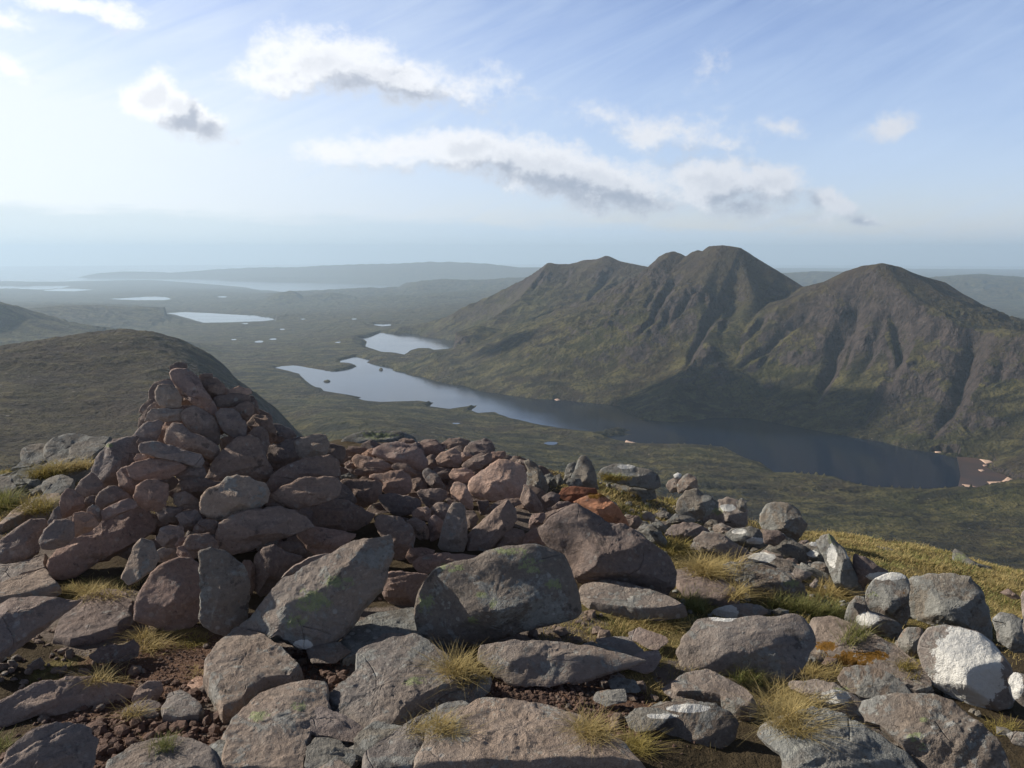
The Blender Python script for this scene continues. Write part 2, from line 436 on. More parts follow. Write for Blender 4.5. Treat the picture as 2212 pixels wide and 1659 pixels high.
# --- ridges
def poly_near(pts, line):
    """nearest distance, crest height, arc length to a 3D polyline seen from above"""
    L = np.array(line); best = np.full(len(pts), 1e18); z = np.zeros(len(pts)); s = np.zeros(len(pts)); side = np.zeros(len(pts)); acc = 0
    for p, q in zip(L[:-1], L[1:]):
        e = q[:2] - p[:2]; ln = np.linalg.norm(e); w = pts - p[:2]
        t = np.clip((w @ e) / (ln * ln), 0, 1)
        dd = w - t[:, None] * e; d2 = (dd ** 2).sum(1)
        m = d2 < best
        best[m] = d2[m]; z[m] = (p[2] + (q[2] - p[2]) * t)[m]; s[m] = (acc + ln * t)[m]
        acc += ln
    return np.sqrt(best), z, s
RIDGE = np.full(len(PTS), -1e9)
CRAG = np.zeros(len(PTS)); DET = np.zeros(len(PTS))
warp = 38 * fbm(PTS / 420.0, 4, seed=3)
def add_ridge(line, width, power=1.5, rib=26.0, ribw=95.0, crag=1.0, seed=20, kk=12.0, round_=25.0):
    global RIDGE, CRAG, DET
    L = np.array(line)
    lo = L[:, :2].min(0) - width - 100; hi = L[:, :2].max(0) + width + 100
    m = np.where((PTS[:, 0] > lo[0]) & (PTS[:, 0] < hi[0]) & (PTS[:, 1] > lo[1]) & (PTS[:, 1] < hi[1]))[0]
    P = PTS[m]
    d, z, s = poly_near(P, line)
    dw = np.maximum(0, np.sqrt(d * d + round_ ** 2) - round_)
    t = np.clip((dw + warp[m] * sstep(d, 60, 400)) / width, 0, 1)
    # ribs run down the fall line
    wp = warp[m] * 1.8 + 45 * fbm(P / 110.0, 4, 0.6, seed=seed + 3)
    rib_ = rib; n1 = fbm(np.stack([(s + wp) / (ribw * 1.7), d / 300.0], 1), 3, 0.5, seed=seed, ridged=True) * sstep(fbm(P / 420.0, 3, seed=seed + 12), -.3, .3)
    n2 = fbm(P / 140.0, 5, 0.55, seed=seed + 7, ridged=True)
    prof = (1 - t) ** power
    amp = np.sin(np.pi * np.clip(t * 1.15, 0, 1)) ** 0.7 * sstep(d, 10, 120)
    hs = BASE0[m] + (z - BASE0[m]) * prof
    h = hs + amp * (rib * n1 + rib * 0.75 * n2 + (6.0 + 11.0 * sstep(fbm(P / 260.0, 3, seed=seed + 17), -0.05, 0.25)) * fbm(P / 42.0, 4, 0.65, seed=seed + 15, ridged=True))
    # sandstone steps high on the face
    step = 34.0; wob = 12 * fbm(P / 260.0, 3, seed=55)
    ph = (h + wob) / step
    ter = (np.floor(ph) + sstep(ph - np.floor(ph), 0.25, 0.75)) * step - wob
    k = 0.42 * crag * sstep(prof, 0.14, 0.36) * (1 - sstep(prof, 0.80, 0.95)) * sstep(fbm(P / 330.0, 3, seed=seed + 9), -0.12, 0.25)
    h = h * (1 - k) + ter * k
    a = RIDGE[m]
    mx = np.maximum(a, hs); df = np.abs(a - hs)
    RIDGE[m] = mx + np.where(df < kk * 3, kk * 0.5 * np.exp(-df / kk), 0) * (a > -1e8)
    wn = sstep(hs - a, -14, 14)
    CRAG[m] = CRAG[m] * (1 - wn) + k * 2.4 * wn
    DET[m] = DET[m] * (1 - wn) + (h - hs) * wn

# left-hand far mountain shoulder
add_ridge(mtn((-400, 560, 5200), (-150, 600, 5200), (0, 655, 5000), (60, 690, 4900), (110, 722, 4700)), 900, 1.1, 14, 130, 0.3, 31)
# first long ridge
add_ridge(mtn((1185, 571, 4700), (1230, 572, 4680), (1262, 562, 4650), (1290, 560, 4600), (1310, 554, 4550), (1338, 564, 4500), (1370, 571, 4450), (1402, 578, 4400), (1450, 590, 4200)), 1200, 1.9, 20, 120, .8, 41)
add_ridge(mtn((1185, 571, 4700), (1140, 602, 4720), (1100, 632, 4750), (1050, 662, 4750), (990, 682, 4700)), 700, 1.3, 12, 110, .4, 43)
add_ridge(mtn((1312, 556, 4550), (1300, 600, 4330), (1262, 650, 4120)), 520, 1.6, 16, 90, 1.0, 44)
# the craggy horns and main peak
add_ridge(mtn((1408, 588, 3620), (1414, 572, 3610), (1424, 556, 3600), (1440, 547, 3580), (1456, 543, 3560), (1472, 549, 3545), (1482, 554, 3540), (1494, 546, 3530), (1508, 541, 3510), (1520, 544, 3490), (1532, 533, 3470), (1562, 530, 3430), (1600, 536, 3420), (1640, 562, 3400), (1690, 592, 3380),
              (1735, 621, 3350), (1785, 609, 3250), (1830, 586, 3120), (1870, 574, 3020), (1905, 572, 3000), (1940, 577, 3020), (1975, 593, 3080), (2040, 611, 3150), (2100, 652, 3220), (2162, 697, 3300), (2300, 760, 3350)), 1050, 1.75, 20, 95, 1.0, 47, kk=30, round_=12)
add_ridge(mtn((1440, 560, 3560), (1425, 610, 3380), (1400, 660, 3230), (1370, 705, 3080)), 420, 1.35, 34, 60, 1.3, 51)
add_ridge(mtn((1555, 545, 3400), (1520, 610, 3180), (1500, 660, 3020), (1480, 715, 2860)), 460, 1.45, 34, 62, 1.3, 53)
add_ridge(mtn((1600, 560, 3380), (1625, 640, 3120), (1600, 700, 2920), (1570, 750, 2760), (1570, 800, 2620)), 330, 1.3, 22, 70, .9, 54)
# third peak spurs
add_ridge(mtn((1890, 580, 2990), (1840, 640, 2820), (1800, 690, 2690), (1760, 745, 2560)), 430, 1.4, 20, 75, 1.0, 57)
add_ridge(mtn((1905, 580, 2990), (1895, 640, 2800), (1890, 690, 2660), (1870, 745, 2540)), 330, 1.5, 20, 60, 1.0, 58)
add_ridge(mtn((1910, 578, 2990), (1945, 625, 2850), (1990, 655, 2740), (2050, 682, 2640), (2085, 715, 2540), (2070, 760, 2430)), 430, 1.35, 24, 65, 1.2, 59)
add_ridge(mtn((2075, 704, 2680), (2130, 702, 2560), (2212, 703, 2500), (2330, 700, 2450), (2500, 690, 2450)), 820, 1.35, 24, 75, 1.2, 61)
# far hills and headlands
add_ridge(mtn((60, 668, 7600), (130, 660, 7800), (210, 659, 8000), (330, 660, 8000), (400, 668, 8000), (480, 680, 7800)), 1100, 1.5, 14, 200, .2, 67)
add_ridge(mtn((560, 652, 11500), (600, 640, 11500), (628, 627, 11600), (640, 630, 11600), (655, 640, 11600), (690, 634, 11600), (720, 632, 11600), (760, 644, 11500), (850, 650, 11500)), 900, 1.5, 16, 200, .2, 69)
add_ridge(mtn((860, 625, 14000), (900, 612, 14000), (960, 603, 14200), (1010, 606, 14200), (1060, 604, 14500), (1130, 600, 14500), (1250, 598, 14500)), 2600, 1.3, 40, 500, .2, 71)
add_ridge(mtn((900, 640, 11000), (980, 632, 11000), (1050, 632, 11000), (1120, 622, 11000), (1250, 615, 11000)), 1500, 1.4, 25, 300, .2, 72)
add_ridge(mtn((415, 586, 31000), (470, 581, 31000), (560, 577, 30000), (640, 577, 29000), (700, 573, 28000), (780, 570, 27000), (850, 569, 26000), (930, 565, 25000), (1000, 566, 24500), (1060, 570, 24000), (1120, 578, 23500),
              (1200, 578, 23500)), 2600, 1.0, 14, 700, 0, 73)
add_ridge(mtn((220, 589, 31800), (270, 586, 31800), (340, 587, 31800), (400, 591, 31800)), 900, 1.0, 8, 400, 0, 75)
add_ridge(mtn((520, 600, 27000), (600, 598, 26000), (700, 599, 25000), (790, 602, 24000), (860, 606, 23000)), 900, 1.0, 8, 400, 0, 76)
add_ridge(mtn((1700, 590, 15000), (1760, 586, 15000), (1850, 588, 15000), (1990, 600, 15000), (2050, 596, 15000), (2120, 592, 14000), (2212, 600, 14000), (2500, 600, 14000)), 2600, 1.4, 50, 500, 0, 77)
add_ridge(mtn((2150, 686, 6500), (2212, 690, 6000), (2400, 690, 6000)), 900, 1.4, 20, 200, 0, 78)

# --- the hillsides come down to the loch shores
CAPH = np.full(len(PTS), 1e9)
for nm, (lz, poly) in LOCHS.items():
    w = w2(poly, lz); lo = w.min(0) - 1300; hi = w.max(0) + 1300
    m = np.where((PTS > lo).all(1) & (PTS < hi).all(1))[0]
    sp = np.clip(poly_sd(PTS[m], w), 0, None); CAPH[m] = np.minimum(CAPH[m], lz + 2 + (sp * 0.25 + sp ** 2 * 0.00095 if nm == 'main' else sp * 0.35 + sp ** 2 * 0.003))
d_ = CAPH - RIDGE; ks = 30.0; hh_ = np.clip(0.5 + 0.5 * d_ / ks, 0, 1)
RIDGE = np.where((RIDGE > -1e8) & (CAPH < 1e8), CAPH * (1 - hh_) + RIDGE * hh_ - ks * hh_ * (1 - hh_), RIDGE)
DET = DET * np.where(CAPH < 1e8, sstep(CAPH + 470, 20, 120), 1)
RIDGE = np.where(RIDGE > -1e8, RIDGE + DET, RIDGE)
# knolls of the valley floor
DET[:] = 0; _before = RIDGE.copy()
add_ridge(mtn((1092, 714, 3900), (1060, 708, 3840), (1031, 704, 3740), (1024, 722, 3640), (1020, 742, 3540), (990, 764, 3420), (955, 787, 3300)), 230, 0.85, 10, 60, .8, 63, kk=5, round_=14)
add_ridge(mtn((1100, 709, 4100), (1125, 702, 4080), (1165, 706, 4000)), 210, 1.0, 8, 60, .4, 65, kk=5)
add_ridge(mtn((885, 760, 3950), (915, 750, 3960), (950, 757, 3900)), 120, 1.0, 5, 50, .4, 66, kk=5)
add_ridge(mtn((1240, 872, 2750), (1290, 868, 2700), (1330, 876, 2620)), 150, 1.3, 5, 50, .2, 68, kk=5)
add_ridge(mtn((1385, 888, 2520), (1440, 884, 2450)), 150, 1.3, 6, 50, .3, 70, kk=5)
add_ridge(mtn((1545, 795, 2720), (1575, 790, 2700)), 110, 1.1, 8, 50, .6, 74, kk=5)
RIDGE = np.where(RIDGE > _before + .01, RIDGE + DET, RIDGE)
# --- merge with the moor and roughen
moor = BASE0 + np.where(RR.ravel() > 400, 1, 0) * 0.0
rscale = sstep(RR.ravel(), 300, 1500)
rough = 8.0 * fbm(PTS / 75.0, 6, 0.58, seed=81, ridged=True) * rscale + 9 * fbm(PTS / 420.0, 4, seed=85) * rscale
far = sstep(RR.ravel(), 5000, 12000)
rough = (rough * (1 + far * 1.5) + 28 * far * fbm(PTS / 1500.0, 5, seed=91)) * (1 - NEARSEA)
HGT = BASE0 + rough
a, b = HGT, RIDGE + 0.35 * rough
kk = 16.0
HH = np.clip(0.5 + 0.5 * (a - b) / kk, 0, 1)
HGT = np.where(RIDGE > -1e8, b * (1 - HH) + a * HH + kk * HH * (1 - HH), a)
H2D = HGT.reshape(NR, NA)

# --- gullies traced in the picture, cut where the line of sight meets the hillside
def hit(u, v):
    d = px_dir(u, v); a_ = math.atan2(d[0], d[1]); te = d[2] / math.hypot(d[0], d[1])
    c = int(round((a_ - az[0]) / (az[1] - az[0])))
    ang = (H2D[:, c] - EYE) / rr
    i = np.where((ang >= te) & (rr > 600))[0]
    i = i[0] if len(i) else NR - 1
    return np.array([rr[i] * math.sin(a_), rr[i] * math.cos(a_)])
GUL = [  # tile, points, depth, half width
    ('I', [(1150, 350), (1140, 450), (1120, 560), (1050, 650), (1010, 730), (985, 830), (930, 940), (880, 1020), (820, 1110)], 40, 46),
    ('I', [(1105, 340), (1110, 420), (1115, 520)], 26, 50),
    ('I', [(1340, 390), (1345, 480), (1385, 560), (1410, 660), (1405, 760), (1370, 890), (1300, 1000), (1230, 1100), (1160, 1220)], 34, 36),
    ('I', [(1310, 470), (1300, 560), (1250, 680), (1220, 780), (1150, 900)], 24, 30),
    ('I', [(1110, 640), (1080, 760), (1050, 880)], 18, 22),
    ('I', [(1870, 600), (1900, 680), (1870, 780), (1830, 880), (1810, 1000), (1740, 1110), (1650, 1240), (1600, 1300)], 42, 42),
    ('I', [(1855, 1180), (1865, 1290)], 12, 14),
    ('I', [(850, 480), (760, 560), (650, 640), (540, 740), (430, 820), (370, 870)], 20, 20),
    ('I', [(560, 500), (480, 600), (400, 700), (340, 830)], 18, 26),
    ('I', [(560, 760), (500, 850), (450, 900)], 10, 14),
    ('I', [(330, 380), (250, 470), (180, 540), (150, 620), (60, 760), (0, 890)], 30, 30),
    ('I', [(170, 560), (130, 660), (30, 850)], 10, 14),
    ('I', [(90, 330), (30, 430), (-40, 520), (-120, 620)], 30, 30),
    ('I', [(2100, 780), (2060, 900), (1980, 1000)], 14, 20), ('I', [(1690, 560), (1650, 660), (1560, 720)], 12, 24),
    ('H', [(2180, 250), (2120, 350), (2060, 450), (2020, 560), (1950, 640), (1890, 680)], 34, 30),
    ('H', [(2060, 300), (2010, 400), (1960, 500)], 20, 24),
    ('H', [(2150, 450), (2110, 560), (2060, 640)], 18, 20),
    ('H', [(1760, 220), (1700, 300), (1640, 360), (1600, 420)], 26, 40), ('H', [(1320, 240), (1280, 300), (1230, 370)], 18, 30),
    ('H', [(1480, 230), (1440, 320), (1390, 380)], 16, 30),
    ('H', [(1920, 280), (1850, 400), (1780, 480)], 16, 26),
]
sel = np.where((RR.ravel() > 1800) & (RR.ravel() < 5200))[0]
cut = np.zeros(len(sel))
for tile, pts, dep, wd in GUL:
    L = [np.append(hit(*tp(tile, x, y)), 0) for x, y in pts]
    L = [p for i, p in enumerate(L) if i == 0 or np.linalg.norm(p - L[i - 1]) > 1]
    if len(L) < 2: continue
    d, _, s = poly_near(PTS[sel] + 14 * np.stack([fbm(PTS[sel] / 70.0, 3, seed=5), fbm(PTS[sel] / 70.0, 3, seed=6)], 1), L)
    tot = s.max() + 1
    fade = sstep(s / tot, -0.02, 0.12) * (1 - 0.7 * sstep(s / tot, 0.6, 1.0))
    wid = wd * (1.35 - 0.70 * s / tot)
    cut = np.maximum(cut, 1.0 * dep * fade * np.clip(1 - d / (0.85 * wid), 0, 1) ** 1.2)
HGT[sel] -= cut

# --- broken rock: where the picture shows crags
CR = [('H', 2080, 330, 80, 130, 1), ('H', 2150, 470, 60, 110, 1), ('H', 2060, 520, 60, 70, .8), ('H', 1680, 270, 70, 60, .9), ('H', 1730, 230, 60, 50, .8), ('H', 1330, 270, 70, 60, .6), ('H', 1480, 240, 50, 50, .5), ('H', 1860, 290, 50, 60, .6),
      ('I', 60, 400, 90, 90, 1), ('I', 180, 450, 70, 90, 1), ('I', 300, 420, 40, 60, .7), ('I', 240, 570, 80, 30, .7), ('I', 1000, 500, 100, 45, .9), ('I', 1250, 570, 80, 60, .9), ('I', 1180, 700, 110, 60, .8), ('I', 1560, 520, 150, 60, 1), ('I', 1720, 620, 110, 70, 1),
      ('I', 1700, 780, 120, 50, .8), ('I', 1700, 900, 130, 50, 1), ('I', 1960, 900, 80, 60, 1), ('I', 2150, 880, 80, 60, 1), ('I', 760, 780, 90, 45, .7), ('I', 940, 680, 80, 50, .7), ('I', 560, 975, 30, 20, .8), ('I', 1340, 1050, 60, 26, .7), ('H', 790, 680, 60, 50, .9),
      ('H', 520, 770, 90, 26, .6), ('I', 2030, 1210, 70, 24, .6), ('I', 240, 860, 60, 50, .7), ('H', 1900, 1140, 70, 40, .5)]
sel = np.where((RR.ravel() > 1700) & (RR.ravel() < 5200))[0]
q3 = np.concatenate([PTS[sel], HGT[sel, None]], 1) - [0, 0, EYE]; f_ = q3[:, 1] * math.cos(PITCH) - q3[:, 2] * math.sin(PITCH)
uu = W2 + FPX * q3[:, 0] / f_; vv = H2 - FPX * (q3[:, 1] * math.sin(PITCH) + q3[:, 2] * math.cos(PITCH)) / f_
wc = np.zeros(len(sel))
for tl, x, y, a_, b_, k_ in CR:
    cu_, cv_ = tp(tl, x, y); wc = np.maximum(wc, k_ * np.exp(-((uu - cu_) / (a_ * .1543)) ** 2 - ((vv - cv_) / (b_ * .1543)) ** 2))
wc *= sstep(fbm(PTS[sel] / 90., 3, .6, seed=111), -.45, .1)
HGT[sel] += wc * (24 * fbm(PTS[sel] / [46., 70.], 4, 0.65, seed=112, ridged=True) + 9 * np.abs(fbm(PTS[sel] / 17., 2, seed=114)) - 4)
CRAG[sel] = np.clip(CRAG[sel] * .6 + wc * 1.3, 0, 1.6)
# --- lochs: sink the bed, keep the banks above water
sdists = {}
for nm, (lz, poly) in LOCHS.items():
    w = w2(poly, lz)
    # finer, ragged shore line
    fine = []
    for p, q in zip(w, np.roll(w, -1, 0)):
        n = max(1, int(np.linalg.norm(q - p) / 12))
        for i in range(n): fine.append(p + (q - p) * i / n)
    fine = np.array(fine); amp = 5 if nm in ('main', 'second') else 12
    fine = fine + amp * np.stack([fbm(fine / 40.0, 4, 0.6, seed=95), fbm(fine / 40.0, 4, 0.6, seed=96)], 1)
    sdists[nm] = fine
    lo = w.min(0) - 1000; hi = w.max(0) + 1000
    m = np.where((PTS > lo).all(1) & (PTS < hi).all(1))[0]
    s = poly_sd(PTS[m], w)
    bank = lz + 0.7 + np.clip(s - 6, 0, 50) * 0.08 - np.clip(s - 56, 0, None) * 0.25
    hm = HGT[m]
    marg = {'main': 9, 'second': 16}.get(nm, 60)
    far_ok = np.maximum(hm, np.minimum(bank, hm + 200))
    hm = np.where(s < 260, far_ok, hm)
    sp = np.clip(s, 0, None); cap = lz + 2 + sp * 0.30 + sp ** 2 * 0.0009
    hm = np.minimum(hm, cap + 40 * sstep(s, 60, 300))
    hm = np.where(s < marg, lz - 0.5 - np.clip(marg - s, 0, 40) * 0.05, hm)
    HGT[m] = hm
SANDS = [('I', [(1962, 1598), (2060, 1601), (2105, 1564), (2146, 1582), (2225, 1598), (2210, 1632), (2100, 1626), (2000, 1618)]), ('I', [(1805, 1612), (1860, 1618), (1905, 1632), (1880, 1642), (1830, 1637), (1815, 1625)]),
         ('I', [(1775, 1436), (1870, 1441), (1994, 1463), (1966, 1500), (2005, 1528), (2086, 1553), (2128, 1586), (1985, 1607), (1905, 1637), (1785, 1630)]), ('H', [(1842, 1328), (1880, 1340), (1912, 1345), (1860, 1349), (1838, 1342)]),
         ('I', [(1920, 1450), (1990, 1458), (2014, 1472), (1962, 1481)]), ('H', [(1380, 1064), (1400, 1058), (1418, 1068), (1395, 1071)]), ('I', [(1635, 1402), (1670, 1402), (1675, 1409), (1640, 1408)]), ('I', [(1725, 1412), (1755, 1413), (1758, 1421), (1730, 1420)])]
for tl, pts in SANDS:
    w = w2(T(tl, *pts), -470); lo = w.min(0) - 40; hi = w.max(0) + 40
    m = np.where((PTS > lo).all(1) & (PTS < hi).all(1))[0]
    if len(m): HGT[m] = np.where(poly_sd(PTS[m], w) < 9, np.minimum(HGT[m], -470.6), HGT[m])
pools = []
for (x, y, hw, hh, pz) in POOLS:
    if hw == 0: continue
    p = hit(*tp('W', x, y))
    i = np.argmin(((PTS - p) ** 2).sum(1)); pz = HGT[i]
    D = np.linalg.norm(p); rad = hw * KW / FPX * D
    ysc = min(2.5, hh * KW / FPX * D / (max(.04, -pz / D)) / rad)
    pools.append((p, rad, pz, max(0.6, ysc)))
    t_ = p / D; s_ = np.array([t_[1], -t_[0]])
    q = PTS - p; ee = np.sqrt((q @ s_ / rad) ** 2 + (q @ t_ / (rad * max(.6, ysc))) ** 2)
    m = ee < 1.7
    HGT[m] = np.minimum(pz + 0.15, HGT[m]) * (ee[m] < 1.7) - 0.5
H2D = HGT.reshape(NR, NA)
# --- nothing stands between the summit and the near shores
for nm, fine in sdists.items():
    lz = LOCHS[nm][0]
    fa = np.arctan2(fine[:, 0], fine[:, 1]); fr = np.hypot(fine[:, 0], fine[:, 1])
    c0, c1 = np.searchsorted(az, fa.min()), np.searchsorted(az, fa.max())
    for c in range(c0, min(c1, NA)):
        k = np.where(np.abs(fa - az[c]) < R(0.16))[0]
        if not len(k): continue
        rn = fr[k].min(); te = (lz - EYE) / rn
        w = (rr < rn - 2) & (rr > rn * (0.72 if nm == 'main' else 0.5)); q0 = rn * (0.72 if nm == 'main' else 0.5)
        lim = EYE + te * rr[w] - 0.4 - 0.01 * (rn - rr[w]); ex = np.maximum(H2D[w, c] - lim, 0)
        H2D[w, c] -= ex * sstep(rr[w], q0, q0 + 0.12 * rn)
for (p, rad, pz, ysc) in pools:
    a_ = math.atan2(p[0], p[1]); rn = np.linalg.norm(p) - rad * ysc; w_ = rad / rn
    for c in range(np.searchsorted(az, a_ - w_), np.searchsorted(az, a_ + w_)):
        w = (rr < rn) & (rr > rn * 0.8); te = (pz - EYE) / rn
        H2D[w, c] = np.minimum(H2D[w, c], EYE + te * rr[w] - 0.3)

# --- smooth normals of the whole sheet, so that the pieces meet without a seam
P3 = np.stack([X, Y, H2D], 2)
dr = np.gradient(P3, axis=0); da = np.gradient(P3, axis=1)
NRM = np.cross(da, dr); NRM /= np.linalg.norm(NRM, axis=2)[..., None]
NRM[NRM[..., 2] < 0] *= -1

def terrain_material():
    m, g, b = mat_new('moorland_heath_and_rock')
    geo = g.n('ShaderNodeNewGeometry')
    pos = geo.outputs['Position']
    nz = g.n('ShaderNodeSeparateXYZ'); g.put(nz.inputs[0], geo.outputs['Normal'])
    px_ = g.n('ShaderNodeSeparateXYZ'); g.put(px_.inputs[0], pos)
    crag = g.n('ShaderNodeAttribute', attribute_name='crag').outputs['Fac']
    n_big = g.noise(pos, 0.0035, 6, 0.6)
    n_mid = g.noise(pos, 0.018, 6, 0.62)
    n_fine = g.noise(pos, 0.11, 5, 0.65)
    streak = g.noise(g.mapping(pos, rot=(0, 0, R(20)), scale=(0.006, 0.03, 0.02)), 1.0, 5, 0.6)
    green = (0.050, 0.049, 0.016, 1); brown = (0.050, 0.037, 0.021, 1); dark = (0.011, 0.010, 0.007, 1); straw = (0.120, 0.104, 0.040, 1)
    c = g.mix(g.ss(n_big, 0.38, 0.62), brown, green)
    c = g.mix(g.ss(g.m('ADD', n_mid, g.m('MULTIPLY', streak, 0.5)), 0.66, 0.90), c, straw)
    c = g.mix(g.m('MULTIPLY', g.ss(n_fine, 0.50, 0.66), 0.75), c, dark)
    c = g.mix(g.m('MULTIPLY', g.ss(g.noise(g.mapping(pos, scale=(0.006, 0.014, 0.01)), 1.0, 7, 0.7, 0.6), 0.50, 0.60), 0.75), c, dark)
    # the higher ground is browner, the lowest slopes above the loch greener
    hi = g.ss(px_.outputs[2], -300.0, -40.0)
    c = g.mix(g.m('MULTIPLY', hi, 0.65), c, (0.062, 0.043, 0.032, 1))
    rockc = g.mix(g.noise(g.mapping(pos, scale=(0.012, 0.012, 0.09)), 1.0, 5, 0.6), (0.022, 0.018, 0.017, 1), (0.115, 0.089, 0.076, 1))
    slope = g.m('SUBTRACT', 1.0, nz.outputs[2])
    rk = g.m('ADD', g.m('ADD', g.m('MULTIPLY', g.ss(slope, 0.13, 0.33), 0.8), g.m('MULTIPLY', crag, 0.75)), g.m('MULTIPLY', g.m('SUBTRACT', n_fine, 0.5), 1.6))
    rk = g.m('ADD', rk, g.m('MULTIPLY', g.m('SUBTRACT', n_mid, 0.5), 1.4))
    c = g.mix(g.ss(rk, 0.42, 0.78), c, rockc)
    streak2 = g.noise(g.mapping(pos, scale=(0.055, 0.055, 0.009)), 1.0, 5, 0.65)
    c = g.mix(g.m('MULTIPLY', g.m('MULTIPLY', g.ss(streak2, 0.50, 0.62), g.ss(rk, 0.30, 0.6)), 0.7), c, (0.018, 0.014, 0.013, 1))
    # scattered pale stones
    st = g.vor(pos, 0.045, 'F1')
    c = g.mix(g.m('MULTIPLY', g.ss(st, 0.11, 0.06), g.ss(g.noise(pos, 0.006, 3), 0.5, 0.6)), c, (0.20, 0.175, 0.15, 1))
    g.put(b.inputs['Base Color'], c)
    b.inputs['Roughness'].default_value = 0.95
    b.inputs['Specular IOR Level'].default_value = 0.15
    hgt = g.m('ADD', g.m('MULTIPLY', n_fine, 9.0), g.m('MULTIPLY', n_mid, 22.0))
    rib = g.noise(g.mapping(pos, scale=(0.05, 0.05, 0.008)), 1.0, 4, 0.6)
    hgt = g.m('ADD', hgt, g.m('MULTIPLY', g.m('MULTIPLY', rib, g.m('ADD', crag, 0.25)), 30.0))
    hgt = g.m('ADD', hgt, g.m('MULTIPLY', g.noise(pos, 0.5, 3, 0.6), 1.4))
    bp = g.n('ShaderNodeBump'); bp.inputs['Strength'].default_value = 1.0; bp.inputs['Distance'].default_value = 1.25
    g.put(bp.inputs['Height'], hgt)
    g.t.links.new(bp.outputs[0], b.inputs['Normal'])
    return m
M_TERR = terrain_material()

ii = (np.arange(NR - 1)[:, None] * NA + np.arange(NA - 1)[None]).ravel()
QUAD = np.stack([ii, ii + 1, ii + NA + 1, ii + NA], 1)
qr = rr[(ii // NA)]; qa = np.degrees(az[(ii % NA)])
ridge_here = (RIDGE[ii] > BASE0[ii] + 6)
cls = np.zeros(len(ii), int)                                   # 0 moorland
cls[(qr < 1900) & (qa < -5.5)] = 1                             # whaleback hill on the left
cls[(qr < 430) & (qa >= -5.5)] = 1
cls[(qr >= 1800) & (qr < 5400) & (qa > 3.8) & ridge_here] = 2  # mountain ridge over the loch
cls[(qr >= 5400)] = 3                                          # distant hills
names = {0: 'moorland', 1: 'hillside', 2: 'mountain_ridge', 3: 'distant_hills'}
labels = {0: 'dark olive moor round the lochs on the valley floor', 1: 'smooth brown whaleback hill at left below the summit', 2: 'brown craggy mountain ridge with three summits beyond the loch',
          3: 'hazy blue low hills and headlands before the sea'}
V = P3.reshape(-1, 3); N = NRM.reshape(-1, 3)
for k, nm in names.items():
    q = QUAD[cls == k]
    used = np.unique(q); rem = np.full(len(V), -1); rem[used] = np.arange(len(used))
    o = link_mesh(nm, V[used], rem[q], M_TERR)
    at = o.data.attributes.new('crag', 'FLOAT', 'POINT'); at.data.foreach_set('value', CRAG[used].astype(np.float32))
    o.data.normals_split_custom_set_from_vertices(N[used].astype(np.float32))
    tag(o, labels[k], kind='structure')

# ================================================================ WATER
def water_material(name, deep=(0.004, 0.011, 0.030, 1), rough=0.07, wave=0.12, sc=0.12):
    m, g, b = mat_new(name)
    b.inputs['Base Color'].default_value = deep
    b.inputs['Specular IOR Level'].default_value = 0.38
    b.inputs['Roughness'].default_value = rough
    b.inputs['IOR'].default_value = 1.33
    pos = g.n('ShaderNodeNewGeometry').outputs['Position']
    h = g.noise(g.mapping(pos, rot=(0, 0, R(30)), scale=(1, 2.2, 1)), sc, 4, 0.6)
    bp = g.n('ShaderNodeBump'); bp.inputs['Strength'].default_value = wave; bp.inputs['Distance'].default_value = 1.0
    g.put(bp.inputs['Height'], h); g.t.links.new(bp.outputs[0], b.inputs['Normal'])
    # wind lanes change the gloss a little
    r = g.noise(g.mapping(pos, rot=(0, 0, R(25)), scale=(0.0016, 0.006, 1)), 1.0, 4, 0.6)
    g.put(b.inputs['Roughness'], g.ss(r, 0.35, 0.65, rough * 0.8, rough * 1.7))
    return m
M_WATER = water_material('loch_water')
M_SEA = water_material('sea_water', (0.012, 0.02, 0.03, 1), 0.12, 0.08, 0.02)
import mathutils.geometry as mg
def sheet(name, poly2, z, mat, label):
    vs = [Vector((p[0], p[1], 0)) for p in poly2]
    tris = mg.tessellate_polygon([vs])
    o = link_mesh(name, [(v.x, v.y, z) for v in vs], [tuple(t) for t in tris], mat, smooth=False)
    bm = bmesh.new(); bm.from_mesh(o.data); bmesh.ops.recalc_face_normals(bm, faces=bm.faces)
    if sum(f.normal.z for f in bm.faces) < 0: bmesh.ops.reverse_faces(bm, faces=bm.faces)
    bm.to_mesh(o.data); bm.free()
    tag(o, label, kind='structure'); return o
wl = {'main': 'long pale loch lying below the craggy mountain ridge', 'second': 'small bright loch beyond the end of the long loch', 'small': 'tiny tarn just past the two near lochs',
      'third': 'oval loch on the far moor at left', 'fourth': 'thin pale loch on the hazy far moor', 'fifth': 'faint sliver of loch near the coast at left'}
for nm, fine in sdists.items():
    sheet('loch_water', fine, LOCHS[nm][0], M_WATER, wl[nm])
for (p, rad, pz, ysc) in pools:
    D = np.linalg.norm(p); t_ = p / D; s_ = np.array([t_[1], -t_[0]])
    th = np.linspace(0, 2 * np.pi, 25)[:-1]
    k = 1 + 0.35 * fbm(np.stack([np.cos(th) * 1.3 + p[0], np.sin(th) * 1.3 + p[1]], 1), 2, seed=4)
    pl = p + (np.cos(th) * k * rad)[:, None] * s_ + (np.sin(th) * k * rad * ysc)[:, None] * t_
    o = sheet('tarn_water', pl, pz + 0.3, M_WATER, 'small pool on the dark moor'); o['group'] = 'small pools on the moor'
ang = np.linspace(-0.95, 0.95, 60)
sea_v = [(8000 * math.sin(a), 8000 * math.cos(a), SEA) for a in ang] + [(57000 * math.sin(a), 57000 * math.cos(a), SEA) for a in ang]
o = link_mesh('sea', sea_v, [(i, i + 1, i + 61, i + 60) for i in range(59)], M_SEA, smooth=False)
